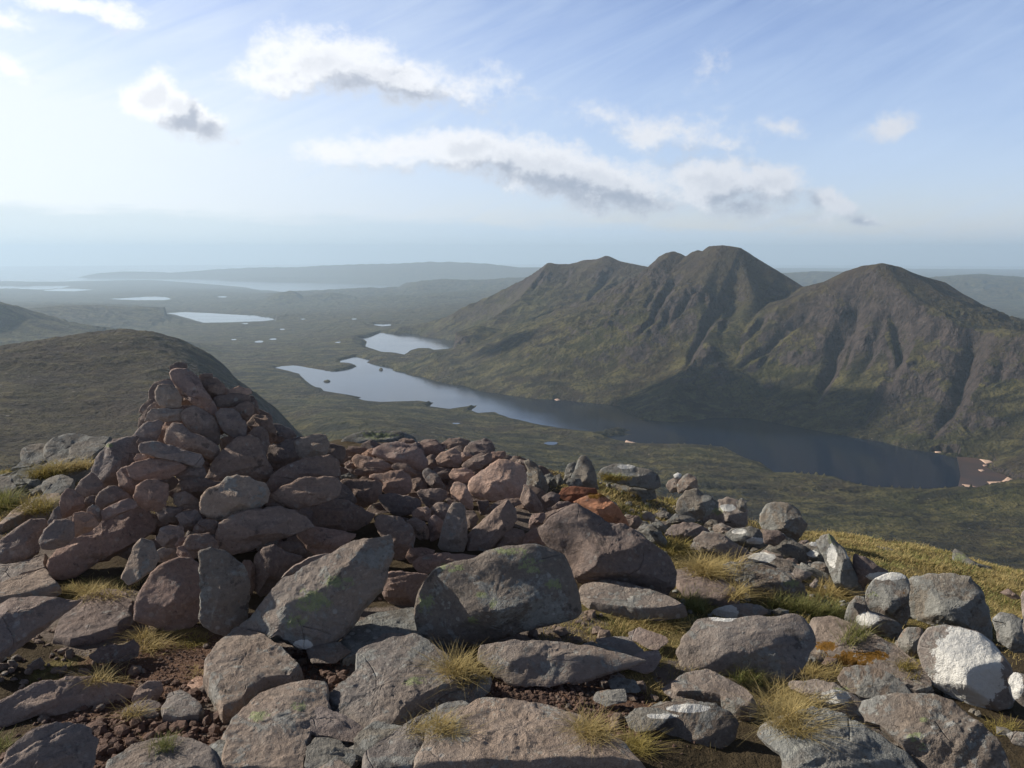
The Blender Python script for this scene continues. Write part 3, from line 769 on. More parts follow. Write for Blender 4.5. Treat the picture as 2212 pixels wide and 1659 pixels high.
tag(o, 'pale hazy sea reaching to the horizon', kind='structure')

# islets, sand bars and shallows of the main loch
def flat_mat(name, col, col2, sc, rough=0.9):
    m, g, b = mat_new(name)
    pos = g.n('ShaderNodeNewGeometry').outputs['Position']
    g.put(b.inputs['Base Color'], g.mix(g.ss(g.noise(pos, sc, 5, 0.6), 0.35, 0.65), col, col2))
    b.inputs['Roughness'].default_value = rough
    return m
M_SAND = flat_mat('pale_pink_sand', (0.66, 0.46, 0.33, 1), (0.50, 0.33, 0.24, 1), 0.05)
M_SHAL = flat_mat('shallow_water_over_red_sand', (0.085, 0.048, 0.034, 1), (0.050, 0.034, 0.030, 1), 0.02, 0.45)
def mound(name, pts, z, hgt, mat, label, ragged=3.0):
    w = w2(pts, z); fine = []
    for p, q in zip(w, np.roll(w, -1, 0)):
        n = max(1, int(np.linalg.norm(q - p) / 10))
        for i in range(n): fine.append(p + (q - p) * i / n)
    fine = np.array(fine); fine = fine + ragged * np.stack([fbm(fine / 12., 3, seed=8), fbm(fine / 12., 3, seed=9)], 1)
    c = fine.mean(0); n = len(fine)
    vs = []; 
    for k, (s_, h_) in enumerate([(1.0, -0.6), (0.93, 0.35), (0.7, 0.8), (0.35, 1.0)]):
        q = c + (fine - c) * s_
        vs += [(a[0], a[1], z + hgt * h_ * (1 + 0.25 * math.sin(i * 1.7 + k))) for i, a in enumerate(q)]
    vs.append((c[0], c[1], z + hgt))
    fs = [(k * n + i, k * n + (i + 1) % n, (k + 1) * n + (i + 1) % n, (k + 1) * n + i) for k in range(3) for i in range(n)] + [(3 * n + i, 3 * n + (i + 1) % n, 4 * n) for i in range(n)]
    o = link_mesh(name, vs, fs, mat)
    tag(o, label, kind='structure'); return o
sh = w2(T('I', (1775, 1436), (1870, 1441), (1994, 1463), (1966, 1500), (2005, 1528), (2086, 1553), (2128, 1586), (1985, 1607), (1905, 1637), (1785, 1630), (1800, 1560), (1790, 1500)), -470)
sheet('sandy_shallows', sh, -469.6, M_SHAL, 'reddish shallow water at the head of the long loch')
for tl, pts, lb in [('I', [(1962, 1598), (2060, 1601), (2105, 1564), (2146, 1582), (2225, 1598), (2210, 1632), (2100, 1626), (2000, 1618)], 'largest pink sand bank at the right end of the long loch'),
                    ('I', [(1805, 1612), (1860, 1618), (1905, 1632), (1880, 1642), (1830, 1637), (1815, 1625)], 'narrow pink sand bar on the near shore at the loch head'),
                    ('I', [(1920, 1450), (1990, 1458), (2014, 1472), (1962, 1481)], 'small sand spit on the far side of the loch head'),
                    ('I', [(1912, 1520), (1945, 1518), (1960, 1527), (1930, 1532)], 'thin sand bar in the middle of the shallows'),
                    ('I', [(1942, 1488), (1975, 1488), (1980, 1496), (1950, 1497)], 'tiny sand bar above the middle one in the shallows'),
                    ('I', [(1635, 1402), (1670, 1402), (1675, 1409), (1640, 1408)], 'pale shore strip on the far bank left of the sand banks'),
                    ('I', [(1725, 1412), (1755, 1413), (1758, 1421), (1730, 1420)], 'pale shore strip on the far bank next to the shallows'),
                    ('H', [(1842, 1328), (1880, 1340), (1912, 1345), (1860, 1349), (1838, 1342)], 'pink beach beside the rocky spit on the near shore'),
                    ('H', [(1380, 1064), (1400, 1058), (1418, 1068), (1395, 1071)], 'small pink beach on the far shore of the long loch')]:
    mound('sand_bank', T(tl, *pts), -469.7, 1.2, M_SAND, lb)
for tl, pts, h_, lb in [('H', [(243, 874), (250, 866), (262, 865), (272, 874), (262, 880)], 6, 'small round islet in the narrows of the long loch'),
                        ('G', [(2095, 1050), (2120, 1041), (2142, 1048), (2135, 1056), (2110, 1056)], 5, 'low rocky islet at the left end of the long loch')]:
    mound('islet', T(tl, *pts), -470.2, h_, M_TERR, lb)

# ================================================================ HAZE
def build_haze():
    x, y0, y1, zb, zt = 60000, -400, 60000, -1010, 330
    vs = [(-x, y0, zb), (x, y0, zb), (x, y1, zb), (-x, y1, zb), (-x, y0, zt), (x, y0, zt), (x, y1, zt), (-x, y1, zt)]
    fs = [(0, 3, 2, 1), (4, 5, 6, 7), (0, 1, 5, 4), (1, 2, 6, 5), (2, 3, 7, 6), (3, 0, 4, 7)]
    m = bpy.data.materials.new('haze'); m.use_nodes = True; m.node_tree.nodes.clear()
    g = NT(m.node_tree)
    v = g.n('ShaderNodeVolumePrincipled'); v.inputs['Density'].default_value = HAZE_D
    v.inputs['Color'].default_value = (0.67, 0.85, 1.0, 1)
    v.inputs['Anisotropy'].default_value = 0.2
    o = g.n('ShaderNodeOutputMaterial'); g.t.links.new(v.outputs[0], o.inputs['Volume'])
    ob = link_mesh('haze', vs, fs, m, smooth=False)
    tag(ob, 'thin blue haze filling the air over land and sea', kind='stuff')
HAZE_D = 4.4e-5
build_haze()
print('far part', round(time.time() - T0, 1), 's')
# ================================================================ SUMMIT GROUND
gp = []
def GP(u, v, z=None, D=None): gp.append(ray(u, v, D=D, z=z))
for u in (-150, 0, 200, 400, 600, 800, 1024, 1200):
    GP(u, 768, z=0.0 if u < 700 else (-0.10 if u < 900 else -0.22))
    GP(u, 900, z=0.0 if u < 700 else -0.12)
for u, v, z in [(139, 590, 0.02), (0, 640, 0.03), (-120, 640, 0.05), (0, 520, 0.10), (-120, 520, 0.12), (300, 650, 0.0), (430, 650, 0.0), (500, 620, -0.02), (560, 560, -0.02), (300, 560, 0.0), (200, 560, 0.02),
                (700, 600, -0.18), (640, 560, -0.12), (760, 560, -0.42), (700, 520, -0.34), (640, 500, -0.22), (600, 480, -0.10), (560, 470, -0.05), (850, 600, -0.36), (900, 650, -0.32), (1000, 650, -0.42), (1024, 700, -0.30),
                (780, 640, -0.20), (620, 650, -0.07), (480, 700, -0.03), (250, 700, -0.02), (1150, 650, -0.45)]:
    GP(u, v, z=z)
# crest of the plateau and the drop behind it
for u, v, D in [(-150, 492, 6.6), (0, 474, 7.2), (60, 452, 7.8), (110, 446, 8.2), (200, 450, 7.8), (300, 448, 7.6), (360, 440, 8.3), (440, 452, 7.6), (520, 466, 7.0), (590, 482, 6.9), (640, 492, 7.2), (700, 508, 7.2), (780, 530, 7.2), (850, 536, 8.0), (930, 548, 8.2), (1024, 575, 7.8), (1150, 600, 7.2),
                (980, 600, 6.2), (880, 560, 6.6), (800, 560, 5.8), (1060, 640, 5.4)]:
    GP(u, v, D=D)
for u, v, D, k in [(-300, 470, 8.0, .9), (-150, 492, 7.4, .6), (0, 474, 8.2, .8), (110, 446, 9.4, .8), (200, 450, 9.0, .8), (300, 448, 9, .9), (360, 440, 9.6, .8), (440, 452, 8.8, .9), (520, 466, 8.2, .9), (590, 482, 8.0, .9), (640, 492, 8.4, .9), (700, 508, 8.4, .9), (780, 530, 8.4, .9), (850, 536, 9.3, .6), (930, 548, 9.4, .6), (1024, 575, 9.0, .6), (1150, 600, 8.6, .6)]:
    p = ray(u, v, D=D); p[2] -= 0.12 * k + 0.05; gp.append(p)
    a_ = math.atan2(p[0], p[1])
    for dd in (1.5, 4.0, 7.5): gp.append(np.array([p[0] + dd * math.sin(a_), p[1] + dd * math.cos(a_), p[2] - dd * 0.75]))
gp = np.array(gp)
def _gk(a, b): return np.sqrt(((a[:, None] - b[None]) ** 2).sum(2) + 0.02)
_n = len(gp); _A = np.zeros((_n + 3, _n + 3)); _A[:_n, :_n] = -_gk(gp[:, :2], gp[:, :2]) + 0.02 * np.eye(_n)
_A[:_n, _n] = 1; _A[:_n, _n + 1:] = gp[:, :2]; _A[_n, :_n] = 1; _A[_n + 1:, :_n] = gp[:, :2].T
_S = np.linalg.solve(_A, np.concatenate([gp[:, 2], [0, 0, 0]]))
def ground_z(q, rough=True):
    q = np.atleast_2d(np.asarray(q, float)); out = np.empty(len(q))
    for i in range(0, len(q), 40000):
        c = q[i:i + 40000]; out[i:i + 40000] = -_gk(c, gp[:, :2]) @ _S[:_n] + _S[_n] + c @ _S[_n + 1:]
    if rough:
        out += 0.045 * sstep(np.hypot(q[:, 0], q[:, 1]), 4.5, 6.5) * fbm(q / 0.33, 3, 0.5, seed=207) + 0.030 * fbm(q / 0.5, 5, 0.55, seed=201) + 0.006 * fbm(q / 0.06, 3, 0.6, seed=203)
    return out
def ground_hit(u, v):
    d = px_dir(u, v); o = np.array([0, 0, EYE]); ts = np.linspace(1.2, 13, 500)
    P = o + ts[:, None] * d; g_ = ground_z(P[:, :2], False)
    i = np.where(P[:, 2] <= g_)[0]
    i = i[0] if len(i) else len(ts) - 1
    return P[i]

# ground sheet: fans outward so that it stays fine where it is near
ga = np.radians(np.linspace(-52, 52, 520)); gr = np.concatenate([np.exp(np.linspace(math.log(1.3), math.log(9.5), 330)), np.linspace(9.8, 17, 16)])
GA, GR = np.meshgrid(ga, gr); gxy = np.stack([(GR * np.sin(GA)).ravel(), (GR * np.cos(GA)).ravel()], 1)
gz = ground_z(gxy)
soil = np.zeros(len(gxy)); grs = np.zeros(len(gxy)); rky = np.zeros(len(gxy))
ROCKY = [('D', 300, 850, .45), ('C', 1900, 950, .3), ('C', 700, 680, .35), ('D', 1300, 760, .3), ('D', 900, 1400, .4), ('C', 1500, 1300, .25), ('F', 1600, 850, .7), ('F', 1200, 720, .6), ('E', 250, 1150, .3), ('E', 1300, 1250, .4), ('A', 300, 900, .9), ('A', 100, 1250, .5), ('D', 100, 950, .3), ('B', 1700, 700, .4)]
SOILS = [('C', 1150, 1080, .42), ('C', 900, 1500, .40), ('C', 1250, 1500, .36), ('C', 1350, 1250, .30), ('C', 650, 1590, .3), ('D', 1080, 1250, .36), ('D', 1350, 1330, .32), ('D', 1000, 1120, .22), ('D', 1600, 1250, .3), ('C', 2000, 1080, .24), ('C', 1000, 1350, .4)]
GRASSY = [('E', 900, 650, .7), ('E', 500, 600, .5), ('F', 1150, 950, .5), ('F', 1000, 850, .4), ('E', 300, 1080, .35), ('E', 1100, 830, .4), ('E', 2000, 550, 1.1), ('E', 1600, 350, 1.2), ('E', 2150, 650, .9), ('E', 1300, 300, .8), ('A', 150, 1000, .7), ('A', 300, 830, .8), ('A', 450, 780, .7),
          ('C', 600, 520, .18), ('D', 1900, 1050, .45), ('D', 1750, 750, .35), ('D', 2050, 730, .3), ('E', 700, 1250, .3), ('F', 700, 560, .6), ('F', 1500, 1080, .5), ('C', 500, 1030, .16), ('C', 1150, 850, .16)]
for tl, x, y, r_ in SOILS:
    p = ground_hit(*tp(tl, x, y)); soil = np.maximum(soil, np.exp(-((gxy - p[:2]) ** 2).sum(1) / (r_ * r_)))
for tl, x, y, r_ in GRASSY:
    p = ground_hit(*tp(tl, x, y)); grs = np.maximum(grs, np.exp(-((gxy - p[:2]) ** 2).sum(1) / (r_ * r_)))
for tl, x, y, r_ in ROCKY:
    p = ground_hit(*tp(tl, x, y)); rky = np.maximum(rky, np.exp(-((gxy - p[:2]) ** 2).sum(1) / (r_ * r_)))
def ground_material():
    m, g, b = mat_new('summit_soil_and_turf')
    pos = g.n('ShaderNodeNewGeometry').outputs['Position']
    so = g.n('ShaderNodeAttribute', attribute_name='soil').outputs['Fac']; gs = g.n('ShaderNodeAttribute', attribute_name='grassy').outputs['Fac']
    n1 = g.noise(pos, 3.0, 6, 0.65); n2 = g.noise(pos, 22.0, 5, 0.7); n3 = g.noise(pos, 120.0, 3, 0.6)
    soilc = g.mix(n2, (0.095, 0.054, 0.036, 1), (0.185, 0.115, 0.080, 1))
    soilc = g.mix(g.ss(g.vor(pos, 60.0), 0.30, 0.15), soilc, (0.27, 0.19, 0.15, 1))
    peat = g.mix(n2, (0.045, 0.032, 0.020, 1), (0.10, 0.078, 0.045, 1))
    turf = g.mix(g.ss(n1, 0.45, 0.65), (0.20, 0.155, 0.066, 1), (0.105, 0.098, 0.036, 1))
    turf = g.mix(g.ss(n2, 0.5, 0.7), turf, (0.24, 0.19, 0.085, 1))
    c = g.mix(g.ss(g.m('ADD', gs, g.m('MULTIPLY', g.m('SUBTRACT', n1, 0.5), 0.9)), 0.25, 0.55), peat, turf)
    c = g.mix(g.ss(g.m('ADD', so, g.m('MULTIPLY', g.m('SUBTRACT', n1, 0.5), 0.9)), 0.25, 0.5), c, soilc)
    rk_ = g.n('ShaderNodeAttribute', attribute_name='rocky').outputs['Fac']
    c = g.mix(g.ss(g.m('ADD', rk_, g.m('MULTIPLY', g.m('SUBTRACT', n1, 0.5), 1.2)), 0.42, 0.52), c, g.mix(n2, (0.11, 0.09, 0.075, 1), (0.25, 0.205, 0.17, 1)))
    g.put(b.inputs['Base Color'], c); b.inputs['Roughness'].default_value = 0.95; b.inputs['Specular IOR Level'].default_value = 0.1
    bp = g.n('ShaderNodeBump'); bp.inputs['Strength'].default_value = 0.9; bp.inputs['Distance'].default_value = 0.02
    g.put(bp.inputs['Height'], g.m('ADD', g.m('MULTIPLY', n2, 1.0), g.m('MULTIPLY', n3, 0.4))); g.t.links.new(bp.outputs[0], b.inputs['Normal'])
    return m
M_GROUND = ground_material()
na_, nr_ = len(ga), len(gr)
ii = (np.arange(nr_ - 1)[:, None] * na_ + np.arange(na_ - 1)[None]).ravel()
gob = link_mesh('ground', np.concatenate([gxy, gz[:, None]], 1), np.stack([ii, ii + 1, ii + na_ + 1, ii + na_], 1), M_GROUND)
for nm_, arr in (('soil', soil), ('grassy', grs), ('rocky', rky)):
    at = gob.data.attributes.new(nm_, 'FLOAT', 'POINT'); at.data.foreach_set('value', arr.astype(np.float32))
tag(gob, 'stony summit ground of red grit, peat and short turf', kind='structure')

# ================================================================ ROCKS
def rock_material():
    m, g, b = mat_new('weathered_sandstone')
    geo = g.n('ShaderNodeNewGeometry'); pos0 = geo.outputs['Position']
    oi = g.n('ShaderNodeObjectInfo')
    off = g.n('ShaderNodeCombineXYZ'); 
    for k in range(3): g.put(off.inputs[k], g.m('MULTIPLY', oi.outputs['Random'], 37.0 + 11 * k))
    pos = g.vm('ADD', pos0, off.outputs[0])
    tint = oi.outputs['Color']; lich = oi.outputs['Alpha']
    wht = g.n('ShaderNodeAttribute', attribute_name='wht').outputs['Fac']
    grn = g.n('ShaderNodeAttribute', attribute_name='grn').outputs['Fac']
    org = g.n('ShaderNodeAttribute', attribute_name='org').outputs['Fac']
    n1 = g.noise(pos, 2.6, 5, 0.6); n2 = g.noise(pos, 11.0, 6, 0.65); n3 = g.noise(pos, 46.0, 5, 0.7); n4 = g.noise(pos, 210.0, 3, 0.6)
    beds = g.noise(g.mapping(pos, rot=(R(14), R(-10), R(30)), scale=(2.0, 2.0, 26.0)), 1.0, 4, 0.6, 0.4)
    c = g.mix(1.0, tint, g.mix(n2, (0.62, 0.60, 0.60, 1), (1.30, 1.28, 1.26, 1)), 'MULTIPLY')
    c = g.mix(g.ss(n1, 0.35, 0.65), c, g.mix(1.0, tint, (0.84, 0.90, 0.98, 1), 'MULTIPLY'))
    c = g.mix(g.m('MULTIPLY', g.ss(beds, 0.42, 0.62), 0.35), c, g.mix(1.0, tint, (0.70, 0.66, 0.66, 1), 'MULTIPLY'))
    c = g.mix(g.m('MULTIPLY', g.ss(n3, 0.50, 0.72), 0.55), c, g.mix(1.0, tint, (1.55, 1.52, 1.50, 1), 'MULTIPLY'))
    c = g.mix(g.m('MULTIPLY', g.ss(n3, 0.46, 0.30), 0.60), c, g.mix(1.0, tint, (0.42, 0.42, 0.44, 1), 'MULTIPLY'))
    # grey crust lichens
    la = g.m('ADD', g.m('SUBTRACT', g.noise(pos, 6.5, 6, 0.7, 0.4), 0.56), g.m('MULTIPLY', g.m('SUBTRACT', lich, 0.5), 0.34))
    lm = g.ss(g.m('ADD', la, g.m('MULTIPLY', g.m('SUBTRACT', n3, 0.5), 0.25)), 0.0, 0.07)
    c = g.mix(g.m('MULTIPLY', lm, 0.75), c, g.mix(n3, (0.135, 0.140, 0.130, 1), (0.37, 0.375, 0.35, 1)))
    spot = g.vor(pos, 17.0)
    c = g.mix(g.m('MULTIPLY', g.m('MULTIPLY', g.ss(spot, 0.24, 0.14), lich), g.ss(n1, 0.45, 0.6)), c, (0.42, 0.42, 0.39, 1))
    sp2 = g.vor(g.vm('ADD', pos, g.vm('SCALE', g.noise(pos, 30.0, 3, out=1), scale=0.03)), 38.0)
    c = g.mix(g.m('MULTIPLY', g.m('MULTIPLY', g.ss(sp2, 0.30, 0.20), g.ss(g.noise(pos, 5.0, 4), 0.50, 0.62)), g.m('MULTIPLY', lich, 0.8)), c, (0.40, 0.40, 0.35, 1))
    blk = g.ss(g.m('ADD', g.noise(pos, 9.0, 5, 0.7), g.m('MULTIPLY', lich, 0.06)), 0.63, 0.70)
    c = g.mix(g.m('MULTIPLY', blk, 0.55), c, (0.035, 0.032, 0.030, 1))
    # placed growths with ragged edges
    e1 = g.m('MULTIPLY', g.m('SUBTRACT', g.noise(pos, 16.0, 6, 0.75), 0.5), 1.7)
    e2 = g.m('MULTIPLY', g.m('SUBTRACT', g.noise(pos, 34.0, 6, 0.8), 0.5), 3.6)
    c = g.mix(g.m('MULTIPLY', g.ss(g.m('ADD', g.m('MULTIPLY', grn, 0.80), e2), 0.62, 0.80), 0.8), c, g.mix(n3, (0.14, 0.17, 0.07, 1), (0.38, 0.41, 0.21, 1)))
    c = g.mix(g.ss(g.m('ADD', org, e2), 0.52, 0.70), c, g.mix(n3, (0.10, 0.05, 0.008, 1), (0.26, 0.13, 0.02, 1)))
    c = g.mix(g.ss(g.m('ADD', wht, e1), 0.48, 0.56), c, g.mix(n3, (0.55, 0.53, 0.48, 1), (0.80, 0.79, 0.74, 1)))
    g.put(b.inputs['Base Color'], c)
    b.inputs['Roughness'].default_value = 0.88; b.inputs['Specular IOR Level'].default_value = 0.25
    crack = g.ss(g.vor(g.vm('ADD', pos, g.vm('SCALE', g.noise(pos, 3.0, 2, out=1), scale=0.12)), 2.6, 'DISTANCE_TO_EDGE'), 0.0, 0.010)
    crack = g.m('MULTIPLY', g.m('SUBTRACT', 1.0, crack), g.ss(n1, 0.54, 0.66))
    h = g.m('ADD', g.m('MULTIPLY', n2, 1.3), g.m('ADD', g.m('MULTIPLY', n3, 0.80), g.m('MULTIPLY', n4, 0.30)))
    h = g.m('ADD', h, g.m('MULTIPLY', beds, 0.45))
    h = g.m('SUBTRACT', h, g.m('MULTIPLY', crack, 1.0))
    h = g.m('ADD', h, g.m('MULTIPLY', lm, 0.10))
    bp = g.n('ShaderNodeBump'); bp.inputs['Strength'].default_value = 0.75; bp.inputs['Distance'].default_value = 0.022
    g.put(bp.inputs['Height'], h); g.t.links.new(bp.outputs[0], b.inputs['Normal'])
    return m
M_ROCK = rock_material()
COLS = {'red': (0.350, 0.243, 0.193, .32), 'brown': (0.315, 0.238, 0.192, .40), 'dark': (0.252, 0.191, 0.157, .32), 'grey': (0.245, 0.220, 0.182, .70), 'lich': (0.235, 0.194, 0.156, .72),
        'pink': (0.465, 0.318, 0.240, .25), 'pale': (0.340, 0.275, 0.222, .50), 'orange': (0.42, 0.20, 0.11, .3), 'rust': (0.22, 0.095, 0.055, .1), 'slab': (0.300, 0.240, 0.192, .58), 'bed': (0.215, 0.195, 0.160, .75)}

PATCHES = {'wht': [('E', 1850, 1010, 235, 265), ('E', 1200, 692, 75, 45), ('E', 260, 655, 100, 55), ('F', 1480, 868, 85, 36), ('E', 40, 1272, 150, 26), ('D', 2080, 1322, 110, 18), ('F', 1935, 860, 34, 70), ('F', 1810, 845, 36, 20), ('F', 1815, 780, 30, 16), ('E', 1310, 415, 130, 26),
                   ('E', 990, 1205, 100, 50), ('F', 1260, 545, 50, 22), ('F', 1330, 700, 50, 18), ('F', 1440, 760, 60, 24), ('F', 2050, 850, 22, 26), ('F', 935, 330, 30, 26), ('E', 2160, 1120, 46, 90), ('F', 600, 280, 60, 14), ('C', 1960, 860, 60, 30)],
           'grn': [('D', 715, 365, 90, 36), ('D', 550, 600, 62, 80), ('D', 860, 700, 36, 36), ('D', 1225, 340, 80, 70), ('D', 1375, 470, 70, 36), ('D', 910, 540, 44, 30), ('D', 990, 590, 34, 36), ('D', 1080, 255, 130, 26), ('B', 200, 1260, 130, 90), ('B', 350, 1130, 110, 50), ('B', 90, 1370, 60, 40), ('C', 2050, 560, 100, 70), ('C', 1920, 700, 80, 60),
                   ('C', 1680, 1320, 80, 44), ('C', 1930, 1260, 60, 34), ('D', 470, 1100, 90, 34), ('E', 1500, 1460, 90, 36), ('E', 1570, 1345, 34, 24), ('E', 1550, 1520, 44, 30), ('F', 1200, 570, 46, 26), ('E', 1800, 310, 60, 60), ('F', 520, 345, 90, 30), ('F', 1930, 750, 40, 50), ('B', 620, 180, 150, 30), ('E', 1030, 1150, 60, 24),
                   ('F', 1680, 1040, 70, 30), ('E', 1230, 540, 40, 26), ('A', 700, 650, 40, 16), ('A', 2060, 640, 1, 1)],
           'org': [('E', 1090, 960, 150, 62), ('E', 925, 868, 90, 34), ('E', 1260, 930, 90, 30), ('B', 2030, 570, 60, 20)]}
PATCHPX = {k: [(*tp(t_, x, y), a * 0.1543, b_ * 0.1543) for t_, x, y, a, b_ in v] for k, v in PATCHES.items()}
def chaikin(p, n=1):
    for _ in range(n):
        q = np.roll(p, -1, 0); p = np.stack([p * 0.86 + q * 0.14, p * 0.14 + q * 0.86], 1).reshape(-1, p.shape[1])
    return p
rk_rng = np.random.RandomState(11)
F_C, F_S = math.cos(PITCH), math.sin(PITCH)
def project(P):
    d = P - np.array([0, 0, EYE]); f = d[:, 1] * F_C - d[:, 2] * F_S; u = d[:, 1] * F_S + d[:, 2] * F_C
    return W2 + FPX * d[:, 0] / f, H2 - FPX * u / f
def make_rock(tile, pts, D=None, up=12, yaw=0, tf=0.8, col='brown', facets=None, name='boulder', parent=None, label=None, cat='boulder', group=None, seed=None, detail=1.0, dz=0.0, rough=1.0, slab=False, box=None):
    px = np.array([tp(tile, x, y) for x, y in pts]); seed = int(px.sum() * 7) % 99991 if seed is None else seed
    rng = np.random.RandomState(seed)
    soft = box is not None
    if box is None: box = 12.0 if slab else rng.uniform(6.0, 11.0)
    a2 = np.roll(px, -1, 0); cr = px[:, 0] * a2[:, 1] - a2[:, 0] * px[:, 1]; A = cr.sum() / 2
    cu = ((px[:, 0] + a2[:, 0]) * cr).sum() / (6 * A); cv = ((px[:, 1] + a2[:, 1]) * cr).sum() / (6 * A)
    size_px = math.sqrt(abs(A))
    if slab:
        c = ground_hit(cu, cv); c = c + np.array([0, 0, dz])
    else:
        if D is None:
            j = px[:, 1].argmax(); h_ = ground_hit(px[j, 0], min(px[j, 1], 800)); D = math.hypot(h_[0], h_[1]) + 0.30 * tf * size_px / FPX * math.hypot(h_[0], h_[1])
        c = ray(cu, cv, D=D)
    gb = None
    if D is None and not slab: j = px[:, 1].argmax(); gb = ground_hit(px[j, 0], min(px[j, 1], 830)) + np.array([0, 0, .025])
    o = np.array([0, 0, EYE]); vd = (c - o) / np.linalg.norm(c - o)
    # main plane: normal towards the camera, lifted by `up` degrees and turned by `yaw`
    base = math.atan2(-vd[0], -vd[1]); hz = base + R(yaw)
    N = np.array([math.sin(hz) * math.cos(R(up)), math.cos(hz) * math.cos(R(up)), math.sin(R(up))])
    if gb is not None:
        dc = px_dir(cu, cv); t = ((gb - N * 0.0 - o) @ N) / (dc @ N); c = o + dc * t
    Xa = np.cross([0, 0, 1.0], N); Xa /= np.linalg.norm(Xa); Ya = np.cross(N, Xa)
    W = []
    for u, v in px:
        d = px_dir(u, v); t = ((c - o) @ N) / (d @ N); W.append(o + d * t)
    W = np.array(W) - c; P2 = np.stack([W @ Xa, W @ Ya], 1)
    if soft: P2 = chaikin(P2, 2) * 1.03
    else:
        for lev in range(3):                                    # broken outline: every side is split and knocked about
            q_ = np.roll(P2, -1, 0); e_ = q_ - P2; nn = np.stack([e_[:, 1], -e_[:, 0]], 1)
            tt = rng.uniform(.35, .65, (len(P2), 1)); mid = P2 + e_ * tt + nn * (rng.uniform(-.075, .085, (len(P2), 1)) * (1 if lev else .7))
            P2 = np.stack([P2, mid], 1).reshape(-1, 2)
        P2 = P2 * 1.02
    hx, hy = np.ptp(P2[:, 0]) / 2, np.ptp(P2[:, 1]) / 2; ctr = np.zeros(2)
    size = math.sqrt(hx * hy) * 2
    T_ = tf * min(hx, hy) if not slab else tf
    per = 2 * math.pi * size_px * 0.6
    ns = int(np.clip(per / 1.9 * detail, 30, 180)); nr = max(6, int(ns / 4.6))
    th = np.linspace(0, 2 * np.pi, ns, endpoint=False); dx, dy = np.cos(th), np.sin(th)
    Rm = np.zeros(ns); q0, q1 = P2, np.roll(P2, -1, 0)
    for (ax, ay), (bx, by) in zip(q0, q1):
        ex, ey = bx - ax, by - ay; den = dx * ey - dy * ex
        with np.errstate(divide='ignore', invalid='ignore'):
            t = (ax * ey - ay * ex) / den; s = (ax * dy - ay * dx) / den
        ok = (np.abs(den) > 1e-12) & (t > 0) & (s >= -1e-6) & (s <= 1 + 1e-6)
        Rm = np.where(ok & (t > Rm), t, Rm)
    Rm = Rm * (1 + 0.012 * fbm(np.stack([dx * 2.6 + rng.uniform(0, 50), dy * 2.6], 1), 4, 0.6))
    bad = Rm <= 0
    if bad.any(): Rm[bad] = size * .4
    rho = np.sin(np.linspace(0, 1, nr + 1)[1:] * np.pi / 2) ** 0.9
    RH, TH = np.meshgrid(rho, np.arange(ns), indexing='ij')
    xx = RH * Rm[TH] * dx[TH]; yy = RH * Rm[TH] * dy[TH]
    xn, yn = xx / hx, yy / hy
    def cap(side, fc):
        pr = np.maximum(1 - RH ** box, 0) ** 0.5
        zs = [pr]
        for (a, b_, c_) in fc: zs.append((c_ - a * xn - b_ * yn))
        Z = np.stack(zs); k = 60.0
        m_ = Z.min(0); z = m_ - np.log(np.exp(-k * (Z - m_)).sum(0)) / k
        fl = 0.30 * np.maximum(1 - RH ** 2.2, 0) ** 0.5; z = np.where(RH > 0.999, 0, np.maximum(z, fl) + 0.05 * np.exp(-np.abs(z - fl) * 12)); z = np.where(RH > 0.999, 0, z); return z * T_
    U = rng.uniform
    def deffac():
        fs = [(U(-.25, .2), U(-.2, .25), U(.62, .8)), (U(-1.6, -.8), U(-.4, .4), U(.85, 1.2)), (U(.7, 1.6), U(-.4, .4), U(.85, 1.2)), (U(-.4, .4), U(.8, 1.7), U(.85, 1.15)), (U(-.4, .4), U(-1.6, -.8), U(.85, 1.2))]
        return fs + chips(6)
    def chips(n_):
        r_ = []
        for _ in range(n_):
            a_ = U(0, 6.28); k_ = U(.4, 1.9); r_.append((math.cos(a_) * k_, math.sin(a_) * k_, U(.66, .92) + .22 * k_))
        return r_
    if slab:
        fs0 = [(U(-.12, .12), U(-.12, .12), U(.8, .95)), (U(-.35, -.1), U(-.3, .3), .95), (U(.1, .35), U(-.3, .3), .95)]
        zf = cap(1, facets or fs0)
    else:
        zf = cap(1, (list(facets) + chips(4)) if facets else deffac())
    zb = cap(-1, deffac())
    front = np.stack([xx, yy, zf], 2).reshape(-1, 3); back = np.stack([xx, yy, -zb], 2)[:-1].reshape(-1, 3)
    cf = np.array([[0, 0, zf[0].mean()], [0, 0, -zb[0].mean()]])
    L = np.concatenate([front, back, cf]); nf = len(front)
    faces = []
    i0 = np.arange(ns); i1 = (i0 + 1) % ns
    for r_ in range(nr - 1):
        faces.append(np.stack([r_ * ns + i0, (r_ + 1) * ns + i0, (r_ + 1) * ns + i1, r_ * ns + i1], 1))
    for r_ in range(nr - 1):
        inn = nf + r_ * ns; outr = nf + (r_ + 1) * ns if r_ < nr - 2 else (nr - 1) * ns
        faces.append(np.stack([inn + i0, inn + i1, outr + i1, outr + i0], 1))
    faces = np.concatenate(faces)
    tri = [(len(L) - 2, a, b_) for a, b_ in zip(i0, i1)] + [(len(L) - 1, nf + b_, nf + a) for a, b_ in zip(i0, i1)]
    # weathering: lumps, chips and pits
    dirn = L / (np.linalg.norm(L / [hx, hy, T_], axis=1)[:, None] + 1e-9) / [hx, hy, T_]
    dirn = L / np.array([hx, hy, max(T_, 1e-3)]); dirn /= (np.linalg.norm(dirn, axis=1)[:, None] + 1e-9)
    so = rng.uniform(0, 50, 3)
    S0 = min(size, 0.7)
    amp = (0.026 if not slab else 0.045) * S0 * rough
    q = L / S0
